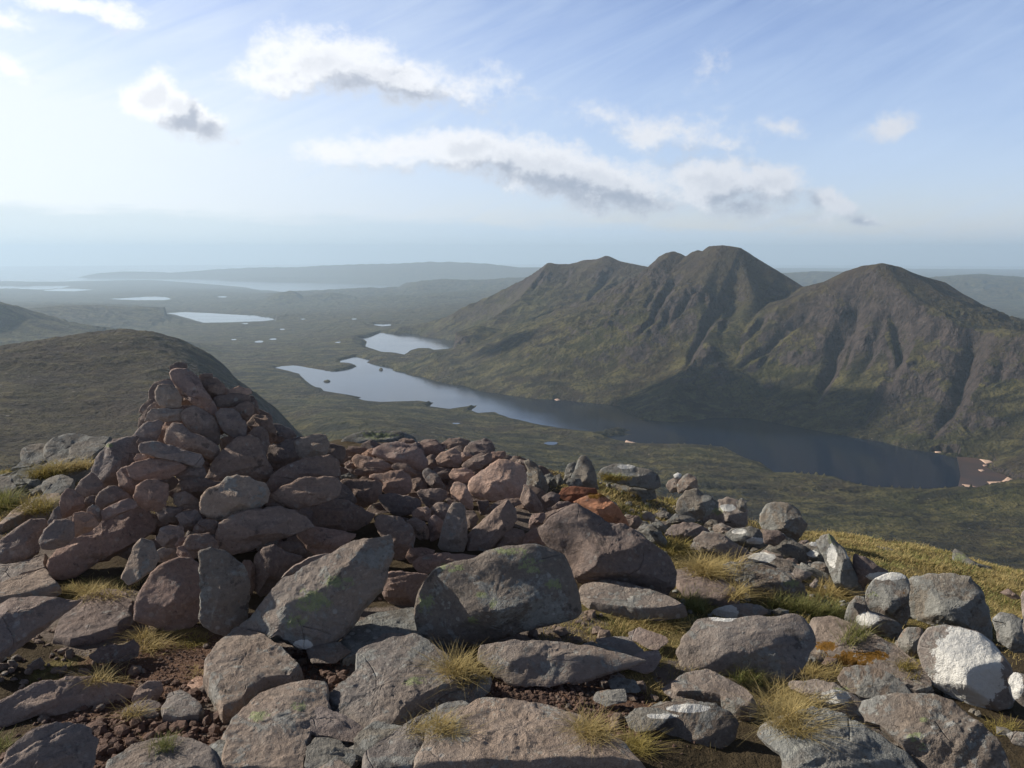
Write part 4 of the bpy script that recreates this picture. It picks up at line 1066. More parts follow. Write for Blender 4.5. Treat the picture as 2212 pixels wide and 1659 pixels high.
    nz_ = amp * fbm(q * 1.9 + so, 4, 0.55) + 0.020 * S0 * rough * (fbm(q * 3.0 + so + 9, 4, 0.6, ridged=True) - 0.3)
    nz_ += (0.016 if not soft else .008) * S0 * rough * (fbm(q * 8 + so, 4, 0.65, ridged=True) - .2)
    bd = rng.normal(size=3) * [.25, 1, .35]; bd /= np.linalg.norm(bd); tq = q @ bd
    bedn = fbm(np.stack([tq * 7.5 + so[0] + .25 * perlin(q * 1.7 + so), np.full(len(tq), so[1])], 1), 3, .6)
    nz_ += (0.025 if not soft else .008) * S0 * rough * np.tanh(bedn * 3.0) * sstep(perlin(q * 1.3 + so + 4), -.35, .35) * (0.5 if slab else 1)
    if slab: dirn = dirn * [0.4, 0.4, 1.0]
    edge = np.ones(len(L)); edge[:nf] = 1 - 0.4 * (RH.ravel() > 0.97)
    L = L + dirn * (nz_ * edge)[:, None]
    Wd = c + L[:, :1] * Xa + L[:, 1:2] * Ya + L[:, 2:3] * N
    mesh = bpy.data.meshes.new(name)
    nq, nt = len(faces), len(tri); loops = np.concatenate([faces.ravel(), np.array(tri).ravel()]).astype(np.int32)
    org_ = c.copy(); org_[2] = Wd[:, 2].min()
    poff = np.array(parent.location) if parent is not None else np.zeros(3)
    mesh.vertices.add(len(Wd)); mesh.vertices.foreach_set('co', (Wd - org_).astype(np.float32).ravel())
    mesh.loops.add(len(loops)); mesh.loops.foreach_set('vertex_index', loops)
    mesh.polygons.add(nq + nt)
    mesh.polygons.foreach_set('loop_start', np.concatenate([np.arange(nq) * 4, nq * 4 + np.arange(nt) * 3]).astype(np.int32))
    mesh.polygons.foreach_set('loop_total', np.concatenate([np.full(nq, 4), np.full(nt, 3)]).astype(np.int32))
    mesh.update(calc_edges=True)
    mesh.polygons.foreach_set('use_smooth', [True] * (nq + nt))
    mesh.set_sharp_from_angle(angle=R(24))
    mesh.materials.append(M_ROCK)
    u, v = project(Wd); facing = np.zeros(len(L)); facing[:nf] = 1; facing[-2] = 1
    for k, lst in PATCHPX.items():
        w = np.zeros(len(L))
        for (pu, pv, pa, pb) in lst:
            if pu < px[:, 0].min() - 4 or pu > px[:, 0].max() + 4 or pv < px[:, 1].min() - 4 or pv > px[:, 1].max() + 4: continue
            w = np.maximum(w, np.clip(1.15 - ((u - pu) / pa) ** 2 * 0.6 - ((v - pv) / pb) ** 2 * 0.6, 0, 1))
        if w.any():
            at = mesh.attributes.new(k, 'FLOAT', 'POINT'); at.data.foreach_set('value', (w * facing).astype(np.float32))
    ob = bpy.data.objects.new(name, mesh); COL.objects.link(ob)
    ob.location = org_ - poff
    if parent is not None: ob.parent = parent
    cc = COLS[col]; j = rng.uniform(0.88, 1.12); w_ = rng.uniform(-.05, .05)
    ob.color = (cc[0] * j * (1 + w_), cc[1] * j, cc[2] * j * (1 - w_), float(np.clip(cc[3] + rng.uniform(-.1, .1), 0, 1)))
    if parent is None: tag(ob, label, cat, group)
    elif label: ob['label'] = label
    return ob

def pile_D(v, kind):
    if kind == 'cairn': return float(np.interp(v, [355, 420, 480, 540, 600, 640], [5.25, 5.05, 4.80, 4.45, 4.05, 3.9]))
    return float(np.interp(v, [430, 460, 500, 540, 580, 620], [6.1, 5.65, 5.15, 4.75, 4.35, 4.1]))

cairn = bpy.data.objects.new('summit_cairn', None); COL.objects.link(cairn); cairn.location = (-1.2, 4.7, 0.0)
tag(cairn, 'tall pointed cairn of piled reddish sandstone stones at left', 'cairn')
heap = bpy.data.objects.new('stone_heap', None); COL.objects.link(heap); heap.location = (0.2, 4.9, 0.0)
tag(heap, 'low broad heap of pinkish stones tumbled right of the cairn', 'stone heap')
LIT = [(-.1, -.05, .72), (-1.3, 0, .95), (.9, 0, 1.0), (0, 1.2, .95), (0, -1.2, 1.0)]          # plain block
WEDGE_L = [(.55, 0, .80), (-1.0, .1, .62), (0, 1.4, .95), (.1, -1.2, .95)]                       # bright left cheek, dark right one
ROOF = [(.1, -.35, .62), (.0, 1.1, .55), (-1.4, 0, .95), (1.2, 0, 1.0)]                          # bright top, dark front
# tile, colour, extra distance, facets, up, points
CAIRN = [
 ('A','dark',0,ROOF,15,[(1098,150),(1105,130),(1140,113),(1180,110),(1217,125),(1212,148),(1180,160),(1140,173),(1108,168)]),
 ('A','red',.02,WEDGE_L,10,[(1105,172),(1140,160),(1210,150),(1250,175),(1285,215),(1330,300),(1395,385),(1420,450),(1370,475),(1300,420),(1230,365),(1160,310),(1120,240)]),
 ('A','dark',.05,LIT,10,[(1290,195),(1330,182),(1378,182),(1380,215),(1330,224),(1295,214)]),
 ('A','brown',.08,None,10,[(1262,240),(1300,212),(1400,214),(1450,255),(1475,310),(1440,352),(1380,355),(1320,340),(1265,290)]),
 ('A','pale',-.02,WEDGE_L,10,[(1003,300),(1022,262),(1060,252),(1120,260),(1155,300),(1180,340),(1175,400),(1100,415),(1040,398),(1008,350)]),
 ('A','brown',-.02,ROOF,20,[(1022,245),(1060,230),(1110,228),(1130,255),(1090,277),(1040,270)]),
 ('A','pink',.05,ROOF,25,[(1465,318),(1490,285),(1550,262),(1625,285),(1634,322),(1560,330),(1500,335)]),  # sunlit top of the dark stone below, coloured as its own pink piece
 ('A','dark',.04,None,5,[(1390,330),(1470,322),(1600,325),(1632,340),(1600,380),(1540,400),(1450,405),(1370,380)]),
 ('A','dark',.12,None,5,[(1590,340),(1635,325),(1670,370),(1690,440),(1650,460),(1600,410)]),
 ('A','dark',.02,None,8,[(1490,420),(1550,380),(1610,362),(1645,385),(1642,445),(1600,490),(1540,465)]),
 ('A','dark',-.04,None,10,[(1400,440),(1440,405),(1500,410),(1550,440),(1600,520),(1588,590),(1510,602),(1440,545),(1408,490)]),
 ('A','brown',.0,[(.35,0,.8),(-1.8,.2,.75),(0,1.3,1.0),(0,-1.,1.)],10,[(1175,445),(1200,415),(1258,388),(1320,420),(1380,460),(1422,540),(1424,630),(1400,670),(1330,650),(1230,560),(1185,500)]),
 ('A','pale',.0,LIT,12,[(938,490),(955,440),(985,412),(1090,408),(1190,415),(1190,455),(1175,492),(1080,496),(960,500)]),
 ('A','brown',.1,None,12,[(932,470),(955,405),(1000,370),(1060,374),(1090,410),(980,425),(955,480)]),
 ('A','brown',-.02,ROOF,15,[(848,600),(900,540),(960,492),(1020,485),(1062,500),(1040,570),(1015,625),(940,625),(885,615)]),
 ('A','red',.06,None,10,[(1040,540),(1080,488),(1170,488),(1200,530),(1180,600),(1080,645),(1010,640)]),
 ('A','brown',-.08,LIT,12,[(1066,620),(1078,550),(1118,503),(1180,510),(1240,568),(1330,600),(1412,650),(1422,705),(1370,745),(1280,715),(1160,685),(1085,658)]),
 ('A','brown',-.16,ROOF,18,[(897,662),(920,628),(1000,626),(1100,650),(1220,688),(1302,708),(1322,752),(1300,792),(1220,778),(1100,748),(1000,722),(915,702)]),
 ('A','dark',-.05,None,10,[(885,628),(910,598),(970,603),(1030,628),(960,645),(900,655)]),
 ('A','pink',-.06,None,10,[(866,738),(890,703),(950,702),(1020,728),(950,755),(880,757)]),
 ('A','red',-.12,[(.3,0,.75),(-1.0,.5,.6),(0,1.2,.9),(0,-1.2,1)],15,[(822,790),(870,760),(970,732),(1060,738),(1150,758),(1215,790),(1150,835),(1080,868),(980,878),(880,876),(838,845)]),
 ('A','red',-.04,None,8,[(753,830),(790,798),(830,783),(850,840),(920,872),(975,885),(905,955),(830,963),(776,933)]),
 ('A','brown',.06,[(.2,-.1,.75),(-1.0,.6,.75),(.3,1.2,.85),(1.1,0,1)],15,[(598,795),(630,720),(700,640),(780,610),(880,588),(905,640),(900,700),(885,745),(830,800),(765,830),(770,910),(710,968),(640,940),(598,860)]),
 ('A','brown',.0,ROOF,15,[(483,938),(530,870),(590,822),(630,850),(690,930),(750,965),(640,985),(520,980)]),
 ('A','dark',-.05,[(0,-.1,.65),(-1.1,.3,1),(.9,0,1),(-.2,1.3,1),(0,-1,1)],8,[(1335,860),(1375,765),(1440,680),(1540,600),(1625,586),(1685,625),(1705,700),(1752,780),(1785,835),(1735,888),(1600,880),(1500,850),(1420,890)]),
 ('A','dark',.02,None,8,[(1590,605),(1640,540),(1692,523),(1732,560),(1748,640),(1725,715),(1680,700)]),
 ('A','dark',.1,None,10,[(1595,505),(1650,448),(1722,458),(1782,540),(1795,605),(1745,655),(1700,560),(1640,560)]),
 ('A','dark',.16,None,12,[(1735,610),(1748,508),(1830,518),(1892,545),(1917,580),(1880,608),(1800,630)]),
 ('A','dark',.1,None,8,[(1730,660),(1850,615),(1930,600),(1995,600),(1945,700),(1925,785),(1800,815),(1735,775)]),
 ('A','pale',.05,WEDGE_L,10,[(1905,625),(1960,598),(2060,578),(2112,583),(2137,640),(2112,712),(2040,754),(1985,750),(1920,705)]),
 ('A','dark',-.06,None,8,[(1130,855),(1180,800),(1240,775),(1320,785),(1340,845),(1270,878),(1180,872)]),
 ('A','dark',-.02,None,8,[(1160,875),(1300,860),(1390,885),(1470,880),(1410,925),(1320,965),(1295,1015),(1190,965)]),
 ('A','red',-.16,[(.2,0,.75),(-.9,.35,.72),(1.0,.1,.85),(0,1.3,.95),(0,-1.2,1)],12,[(866,980),(888,918),(950,873),(1020,876),(1087,903),(1093,970),(1073,1042),(1020,1078),(950,1068),(885,1033)]),
 ('A','dark',-.05,None,10,[(617,1012),(648,950),(700,912),(762,918),(832,963),(870,1000),(800,1018),(730,1058),(660,1066),(622,1055)]),
 ('A','red',-.02,WEDGE_L,8,[(385,1042),(398,970),(435,927),(482,938),(542,983),(550,1052),(500,1085),(440,1114),(400,1126)]),
 ('A','dark',.0,None,10,[(535,1035),(560,985),(650,965),(635,1030),(570,1060)]),
 ('A','dark',-.02,None,10,[(307,1142),(340,1078),(388,1038),(400,1112),(372,1155),(318,1170)]),
 ('A','brown',-.15,[(.2,-.2,.7),(-.7,1.0,.6),(1.1,0,1),(0,-1.2,1)],12,[(252,1272),(288,1200),(348,1138),(430,1128),(478,1148),(480,1245),(430,1295),(350,1325),(276,1320)]),
 ('A','pink',-.1,WEDGE_L,10,[(462,1192),(478,1088),(540,1083),(620,1118),(645,1162),(562,1215),(488,1248)]),
 ('A','brown',-.1,None,10,[(558,1112),(568,1058),(600,1033),(642,1048),(665,1112),(652,1155),(600,1145)]),
 ('A','red',-.14,ROOF,25,[(653,1075),(700,1048),(830,992),(872,1003),(900,1050),(800,1085),(665,1135)]),
 ('A','dark',-.04,None,8,[(1005,1065),(1080,1043),(1195,1048),(1155,1105),(1133,1155),(1045,1145)]),
 ('A','brown',-.1,None,8,[(1125,960),(1200,945),(1285,1000),(1280,1055),(1200,1065),(1127,1025)]),
 ('A','dark',-.1,None,8,[(1137,1112),(1180,1078),(1272,1066),(1315,1130),(1255,1185),(1240,1215),(1168,1165)]),
 ('A','pale',-.22,[(.45,-.1,.8),(-.8,-.1,.62),(-.1,1.1,.75),(1.4,0,1.1),(0,-1.3,1)],14,[(1297,1082),(1303,980),(1338,938),(1430,898),(1470,858),(1530,846),(1640,868),(1722,898),(1748,960),(1728,1022),(1622,1082),(1530,1133),(1460,1143),(1368,1123)]),
 ('A','dark',-.12,None,8,[(1250,1192),(1298,1128),(1370,1130),(1435,1158),(1415,1225),(1350,1222),(1275,1230)]),
 ('A','brown',-.1,None,10,[(1007,1262),(1038,1188),(1100,1166),(1182,1167),(1198,1222),(1172,1275),(1130,1315),(1058,1305)]),
 ('A','brown',-.2,[(.3,-.2,.75),(-1.1,.3,.7),(0,1.3,.8),(0,-1.2,1)],12,[(1183,1302),(1218,1238),(1260,1222),(1352,1219),(1403,1270),(1413,1325),(1292,1338),(1262,1395),(1212,1342)]),
 ('A','red',-.22,None,10,[(1142,1352),(1148,1308),(1186,1298),(1222,1340),(1265,1395),(1198,1400)]),
 ('A','red',-.12,None,10,[(1127,1302),(1158,1250),(1222,1237),(1192,1303),(1150,1325)]),
 ('A','pale',-.12,None,10,[(1017,1332),(1058,1312),(1133,1328),(1143,1373),(1082,1404),(1022,1410)]),
 ('A','dark',-.05,None,5,[(1570,1395),(1625,1395),(1655,1440),(1645,1610),(1608,1610)]),
 ('A','dark',-.08,None,8,[(1645,1405),(1698,1328),(1770,1295),(1852,1348),(1965,1368),(1905,1435),(1825,1505),(1782,1575),(1690,1630),(1648,1565)]),
 ('A','dark',-.02,None,8,[(1780,1300),(1840,1270),(1950,1290),(1990,1340),(1940,1370),(1850,1345)]),
 ('A','brown',-.14,[(.2,-.1,.75),(-1.2,.1,.85),(-.1,1.2,.75),(1.2,0,1.05),(0,-1.2,1)],12,[(1403,1222),(1418,1160),(1500,1108),(1620,1073),(1800,1053),(1902,1068),(1982,1118),(2035,1182),(1930,1215),(1780,1263),(1650,1313),(1500,1358),(1428,1323),(1403,1282)]),
 ('A','dark',-.1,ROOF,14,[(1720,905),(1778,830),(1880,768),(1990,728),(2130,713),(2193,750),(2205,855),(2100,870),(1950,880),(1850,920),(1760,970),(1730,945)]),
 ('A','dark',-.2,ROOF,16,[(1748,962),(1850,908),(1960,858),(2090,853),(2170,858),(2215,900),(2193,973),(2060,1033),(1920,1068),(1848,1033),(1757,988)]),
 ('A','dark',-.1,None,8,[(1725,1035),(1768,1008),(1835,1038),(1825,1065),(1737,1065)]),
]
HEAP = [
 ('B','dark',.1,None,12,[(285,292),(330,260),(402,268),(414,302),(370,328),(298,314)]), ('B','pink',.25,ROOF,30,[(280,290),(330,258),(402,266),(410,285),(340,295)]),
 ('B','dark',.3,None,10,[(398,302),(430,250),(500,253),(575,268),(525,305),(440,314)]), ('B','pink',.2,ROOF,25,[(508,302),(560,268),(605,260),(595,312),(560,328)]),
 ('B','red',.05,[(.1,-.15,.7),(-1.2,.2,.9),(0,1.0,.72),(1.2,0,1),(0,-1.1,1)],14,[(583,302),(600,258),(660,228),(740,220),(850,238),(902,278),(943,340),(932,393),(880,403),(760,373),(648,333)]),
 ('B','dark',.5,None,14,[(748,212),(790,193),(850,203),(873,242),(810,238),(758,230)]), ('B','red',.35,None,14,[(868,222),(930,213),(1000,218),(1063,248),(1043,293),(980,323),(918,293)]),
 ('B','brown',.55,ROOF,18,[(1017,237),(1080,198),(1150,193),(1213,213),(1203,253),(1150,278),(1078,268)]), ('B','dark',.35,None,8,[(1182,272),(1220,223),(1310,196),(1352,213),(1381,270),(1352,303),(1280,313),(1207,303)]),
 ('B','red',.25,ROOF,15,[(1345,303),(1358,283),(1448,280),(1448,312),(1400,348),(1347,353)]), ('B','brown',.1,[(.1,-.2,.65),(-.4,1.4,.7),(-1.2,0,1),(1.2,0,1)],12,[(1160,360),(1220,328),(1340,288),(1358,298),(1353,348),(1290,393),(1230,413),(1173,403)]),
 ('B','pink',.12,[(.5,0,.72),(-.7,.2,.72),(0,1.2,.8),(0,-1.2,1)],12,[(993,332),(1028,288),(1110,260),(1153,288),(1163,342),(1143,388),(1080,384),(1008,368)]), ('B','pink',.3,None,15,[(1138,292),(1200,288),(1243,312),(1170,350)]),
 ('B','red',.1,None,15,[(398,362),(440,338),(492,360),(483,393),(418,393)]), ('B','pink',.05,ROOF,22,[(447,332),(480,298),(560,313),(650,343),(713,370),(703,403),(620,403),(540,400),(480,385)]),
 ('B','dark',-.02,None,8,[(460,400),(540,385),(640,390),(690,400),(640,430),(540,445),(465,430)]), ('B','dark',.05,None,10,[(697,377),(740,356),(800,360),(853,400),(875,443),(820,445),(738,413)]),
 ('B','red',-.02,ROOF,18,[(545,442),(640,428),(700,408),(770,403),(823,438),(841,500),(823,553),(760,571),(680,563),(638,523),(595,473)]), ('B','dark',.0,ROOF,12,[(373,483),(398,463),(500,466),(600,468),(648,490),(643,563),(602,614),(530,645),(458,605),(398,545)]),
 ('B','dark',-.02,ROOF,14,[(617,572),(680,557),(800,567),(893,593),(899,643),(842,685),(760,706),(678,665),(637,612)]), ('B','brown',.05,WEDGE_L,8,[(903,432),(918,398),(950,388),(992,418),(1022,458),(1053,500),(1064,550),(1000,535),(938,483)]),
 ('B','dark',-.04,None,10,[(868,542),(898,528),(1000,522),(1063,538),(1074,582),(1022,614),(982,644),(930,645),(897,593)]), ('B','pink',-.06,[(.6,0,.75),(-.7,.1,.65),(0,1.2,.9),(0,-1.2,1)],10,[(1088,532),(1108,488),(1140,476),(1193,508),(1224,570),(1245,665),(1200,656),(1148,614),(1102,583)]),
 ('B','pink',.02,ROOF,20,[(1078,432),(1108,393),(1180,388),(1233,408),(1248,440),(1212,484),(1150,485),(1098,463)]),
 ('B','pink',-.06,[(.1,-.4,.62),(-.1,.9,.55),(-1.2,-.1,.9),(1.4,0,1.1),(0,-1.2,1)],18,[(1208,502),(1228,450),(1300,408),(1350,368),(1400,343),(1480,348),(1562,378),(1578,430),(1573,502),(1542,573),(1470,604),(1360,604),(1248,574),(1217,543)]),
 ('B','brown',.25,None,12,[(1447,352),(1500,323),(1570,343),(1613,390),(1603,433),(1575,425),(1538,372)]), ('B','grey',.15,WEDGE_L,10,[(1556,352),(1600,333),(1652,368),(1703,450),(1724,520),(1704,574),(1640,566),(1588,503),(1577,433),(1597,400)]),
 ('B','dark',-.02,None,8,[(1565,480),(1640,556),(1693,640),(1685,686),(1600,678),(1535,603)]), ('B','brown',-.06,ROOF,15,[(957,662),(998,613),(1050,612),(1093,638),(1083,703),(1040,735),(987,704)]),
 ('B','pink',-.08,None,15,[(837,682),(878,648),(930,637),(968,668),(963,744),(900,726),(847,714)]), ('B','brown',-.14,None,10,[(797,742),(850,708),(920,738),(948,790),(943,856),(888,857),(817,793)]),
 ('B','red',-.12,None,10,[(947,722),(980,692),(1043,738),(1024,834),(960,866),(943,793)]),
 ('B','pale',-.22,[(.5,0,.78),(-.6,0,.68),(0,1.3,.95),(0,-1.2,1)],8,[(1012,882),(1038,780),(1068,680),(1108,610),(1150,612),(1188,648),(1198,760),(1198,862),(1172,934),(1100,939),(1027,913)]),
 ('B','brown',-.18,[(.55,-.45,.62),(-.75,.85,.30),(1.3,0,1),(0,-1.2,1)],12,[(1197,833),(1280,748),(1400,638),(1462,598),(1503,650),(1518,722),(1482,794),(1402,856),(1342,936),(1260,965),(1197,936)]),
 ('B','brown',.0,ROOF,20,[(1337,645),(1370,618),(1450,588),(1552,583),(1573,622),(1500,642),(1450,625),(1380,660)]), ('B','dark',-.05,None,10,[(1175,662),(1240,666),(1274,720),(1244,776),(1197,796)]),
 ('B','brown',-.22,[(.4,-.05,.75),(-1.1,.35,.72),(0,1.2,.8),(0,-1.2,1)],12,[(600,762),(608,713),(650,690),(700,698),(770,718),(833,768),(858,840),(843,913),(803,975),(760,1006),(716,966),(647,835)]),
 ('B','red',-.24,[(.15,-.2,.7),(-1.6,.1,.95),(0,1.3,.6),(1.2,0,1.0),(0,-1.2,1)],12,[(97,832),(108,768),(150,762),(280,783),(400,798),(488,820),(422,874),(330,934),(220,955),(158,914)]),
 ('B','red',-.16,None,10,[(797,963),(828,912),(900,907),(995,928),(965,965),(882,975),(840,1016)]), ('B','red',-.24,ROOF,18,[(842,1013),(878,967),(1000,942),(1150,942),(1284,963),(1252,1006),(1100,1016),(1000,1045),(940,1080),(876,1055)]),
 ('B','dark',-.1,None,10,[(1375,903),(1438,818),(1500,782),(1562,798),(1584,842),(1532,896),(1450,916),(1396,936)]), ('B','red',-.05,None,10,[(1597,742),(1618,687),(1703,679),(1704,722),(1652,775),(1602,790)]),
 ('B','brown',-.05,ROOF,20,[(1652,743),(1700,687),(1800,656),(1892,627),(1904,662),(1782,716),(1678,776)]), ('B','red',-.12,[(.1,-.1,.7),(-.6,1.0,.7),(1,0,1),(0,-1.2,1)],14,[(1526,893),(1568,817),(1640,777),(1683,798),(1704,882),(1695,911),(1558,905)]),
 ('B','dark',-.08,None,8,[(157,695),(198,628),(270,597),(400,602),(500,637),(597,690),(565,745),(480,796),(380,806),(278,796),(217,776)]), ('B','grey',.1,None,10,[(372,442),(430,423),(493,440),(473,468),(387,468)]),
 ('B','red',-.02,None,10,[(1066,600),(1112,597),(1105,645),(1068,640)]), ('B','dark',.05,None,10,[(1676,582),(1740,542),(1804,568),(1784,624),(1707,645)]), ('B','dark',-.03,None,12,[(1716,654),(1790,607),(1852,602),(1884,630),(1803,665),(1737,686)]),
 ('B','dark',-.02,None,10,[(590,690),(700,700),(830,700),(800,740),(700,760),(600,740)]), ('B','dark',.1,None,10,[(840,460),(890,450),(920,520),(880,560),(845,520)]), ('B','dark',.1,None,10,[(1000,420),(1070,400),(1080,440),(1030,450)]),
 ('B','dark',.08,None,10,[(1260,600),(1340,600),(1350,680),(1280,700)]),
]
for tl, col, dd, fc, up, pts in CAIRN:
    v = np.mean([tp(tl, x, y)[1] for x, y in pts])
    make_rock(tl, pts, D=pile_D(v, 'cairn') + dd, up=up, col=col, facets=fc, name='stone', parent=cairn, tf=0.9)
for tl, col, dd, fc, up, pts in HEAP:
    v = np.mean([tp(tl, x, y)[1] for x, y in pts])
    make_rock(tl, pts, D=pile_D(v, 'heap') + dd, up=up + 9, col=col, facets=fc, name='stone', parent=heap, tf=0.9)
# stones added behind, tinted dark to deepen the shade in the gaps
def inside(u, v, poly):
    c = False; n = len(poly)
    for i in range(n):
        (x1, y1), (x2, y2) = poly[i], poly[(i + 1) % n]
        if (y1 > v) != (y2 > v) and u < (x2 - x1) * (v - y1) / (y2 - y1) + x1: c = not c
    return c
HULL_C = T('A', (1130, 200), (1300, 270), (1440, 330), (1600, 370), (1670, 480), (1860, 600), (2060, 640), (2212, 760), (2212, 1350), (1900, 1480), (1640, 1560), (1300, 1360), (1050, 1430), (850, 1330), (520, 1300), (340, 1280), (420, 1130), (560, 920), (680, 740), (900, 640), (1000, 450), (1060, 320))
HULL_H = T('B', (330, 300), (600, 290), (850, 260), (1050, 270), (1300, 300), (1500, 380), (1650, 450), (1700, 620), (1660, 760), (1560, 850), (1350, 900), (1150, 980), (850, 960), (560, 850), (200, 950), (0, 850), (0, 480))
def fillers(hull, par, kind, n, seed):
    rg = np.random.RandomState(seed); H = np.array(hull); k = 0
    pts_done = []
    while k < n:
        u = rg.uniform(H[:, 0].min(), H[:, 0].max()); v = rg.uniform(H[:, 1].min(), H[:, 1].max())
        if not inside(u, v, hull): continue
        if any((u - a) ** 2 + (v - b_) ** 2 < 13 ** 2 for a, b_ in pts_done) and rg.rand() < .93: continue
        pts_done.append((u, v)); k += 1
        r_ = rg.uniform(13, 21); th = np.sort(rg.uniform(0, 6.28, 8)); th = np.linspace(0, 6.28, 9)[:-1] + rg.uniform(-.25, .25, 8)
        P = [((u + r_ * rg.uniform(.8, 1.15) * math.cos(a)) / KW, (v + r_ * .72 * rg.uniform(.8, 1.15) * math.sin(a)) / KW) for a in th]
        make_rock('W', P, D=pile_D(v, kind) + rg.uniform(.30, .50), up=10, col='dark', name='stone', parent=par, tf=1.0, detail=.6)
fillers(HULL_C, cairn, 'cairn', 95, 5)
fillers(HULL_H, heap, 'heap', 75, 6)

def jumble(name, label, cat, hull, n, seed, cols, up, flat, rmin, rmax, tf=.9, part='stone'):
    rg = np.random.RandomState(seed); H = np.array(hull); root = None; done = []; tries = 0
    while len(done) < n and tries < 6000:
        tries += 1
        u = rg.uniform(H[:, 0].min(), H[:, 0].max()); v = rg.uniform(H[:, 1].min(), H[:, 1].max())
        if not inside(u, v, hull) or any((u - a) ** 2 + ((v - b_) * 1.6) ** 2 < (rmin * 1.1) ** 2 for a, b_ in done): continue
        done.append((u, v)); p = ground_hit(u, v)
        if root is None:
            root = bpy.data.objects.new(name, None); COL.objects.link(root); root.location = p; tag(root, label, cat)
        r_ = rg.uniform(rmin, rmax); th = np.linspace(0, 6.28, 8)[:-1] + rg.uniform(-.3, .3, 7); sl = rg.uniform(-.25, .25)
        P = [((u + r_ * rg.uniform(.75, 1.2) * math.cos(a)) / KW, (v + r_ * flat * rg.uniform(.75, 1.2) * math.sin(a) + sl * r_ * math.cos(a)) / KW) for a in th]
        make_rock('W', P, up=up, col=cols[rg.randint(len(cols))], name=part, parent=root, tf=tf)
jumble('rock_jumble', 'jumble of smaller grey rocks filling the gaps among the right hand boulders', 'rock jumble', T('F', (600, 610), (900, 560), (1100, 640), (1400, 660), (1700, 730), (1900, 800), (2000, 900), (2110, 1080), (1950, 1090), (1720, 1040), (1300, 900), (1150, 840), (900, 760), (720, 720)), 46, 41, ['grey', 'dark', 'lich', 'grey', 'pale'], 25, .62, 6, 13)
jumble('rock_jumble', 'low bed of broken dark rocks beside the right hand standing boulders', 'rock jumble', T('E', (830, 900), (1100, 860), (1400, 900), (1560, 1080), (1650, 1180), (1850, 1320), (1560, 1240), (1200, 1230), (1000, 1120), (820, 1000)), 16, 43, ['lich', 'dark', 'grey'], 30, .6, 7, 14)
jumble('bedrock_outcrop', 'thin broken ribs of grey bedrock sloping down at the far left', 'bedrock', T('A', (-60, 900), (120, 790), (300, 730), (560, 670), (680, 660), (600, 790), (500, 890), (300, 960), (120, 1010), (-60, 1010)), 22, 45, ['grey', 'bed', 'bed'], 50, .34, 9, 22)
jumble('bedrock_pavement', 'cracked flat bedrock showing between the big slabs at the bottom, left of centre', 'bedrock', [(285, 648), (330, 640), (420, 645), (480, 705), (470, 775), (195, 775), (215, 722), (300, 735)], 20, 51, ['slab', 'slab', 'bed', 'brown'], 74, .55, 18, 34, .16, 'slab')
jumble('bedrock_pavement', 'worn flat bedrock pieces sunk in turf between the layered slab and flat-faced boulder', 'bedrock', [(575, 628), (690, 640), (700, 700), (650, 735), (590, 700), (610, 665)], 10, 53, ['slab', 'bed', 'brown'], 74, .5, 14, 26, .16, 'slab')
B_ = 'boulder'
SLABF = [(0, -.1, .8), (-.5, 0, 1), (.5, 0, 1)]
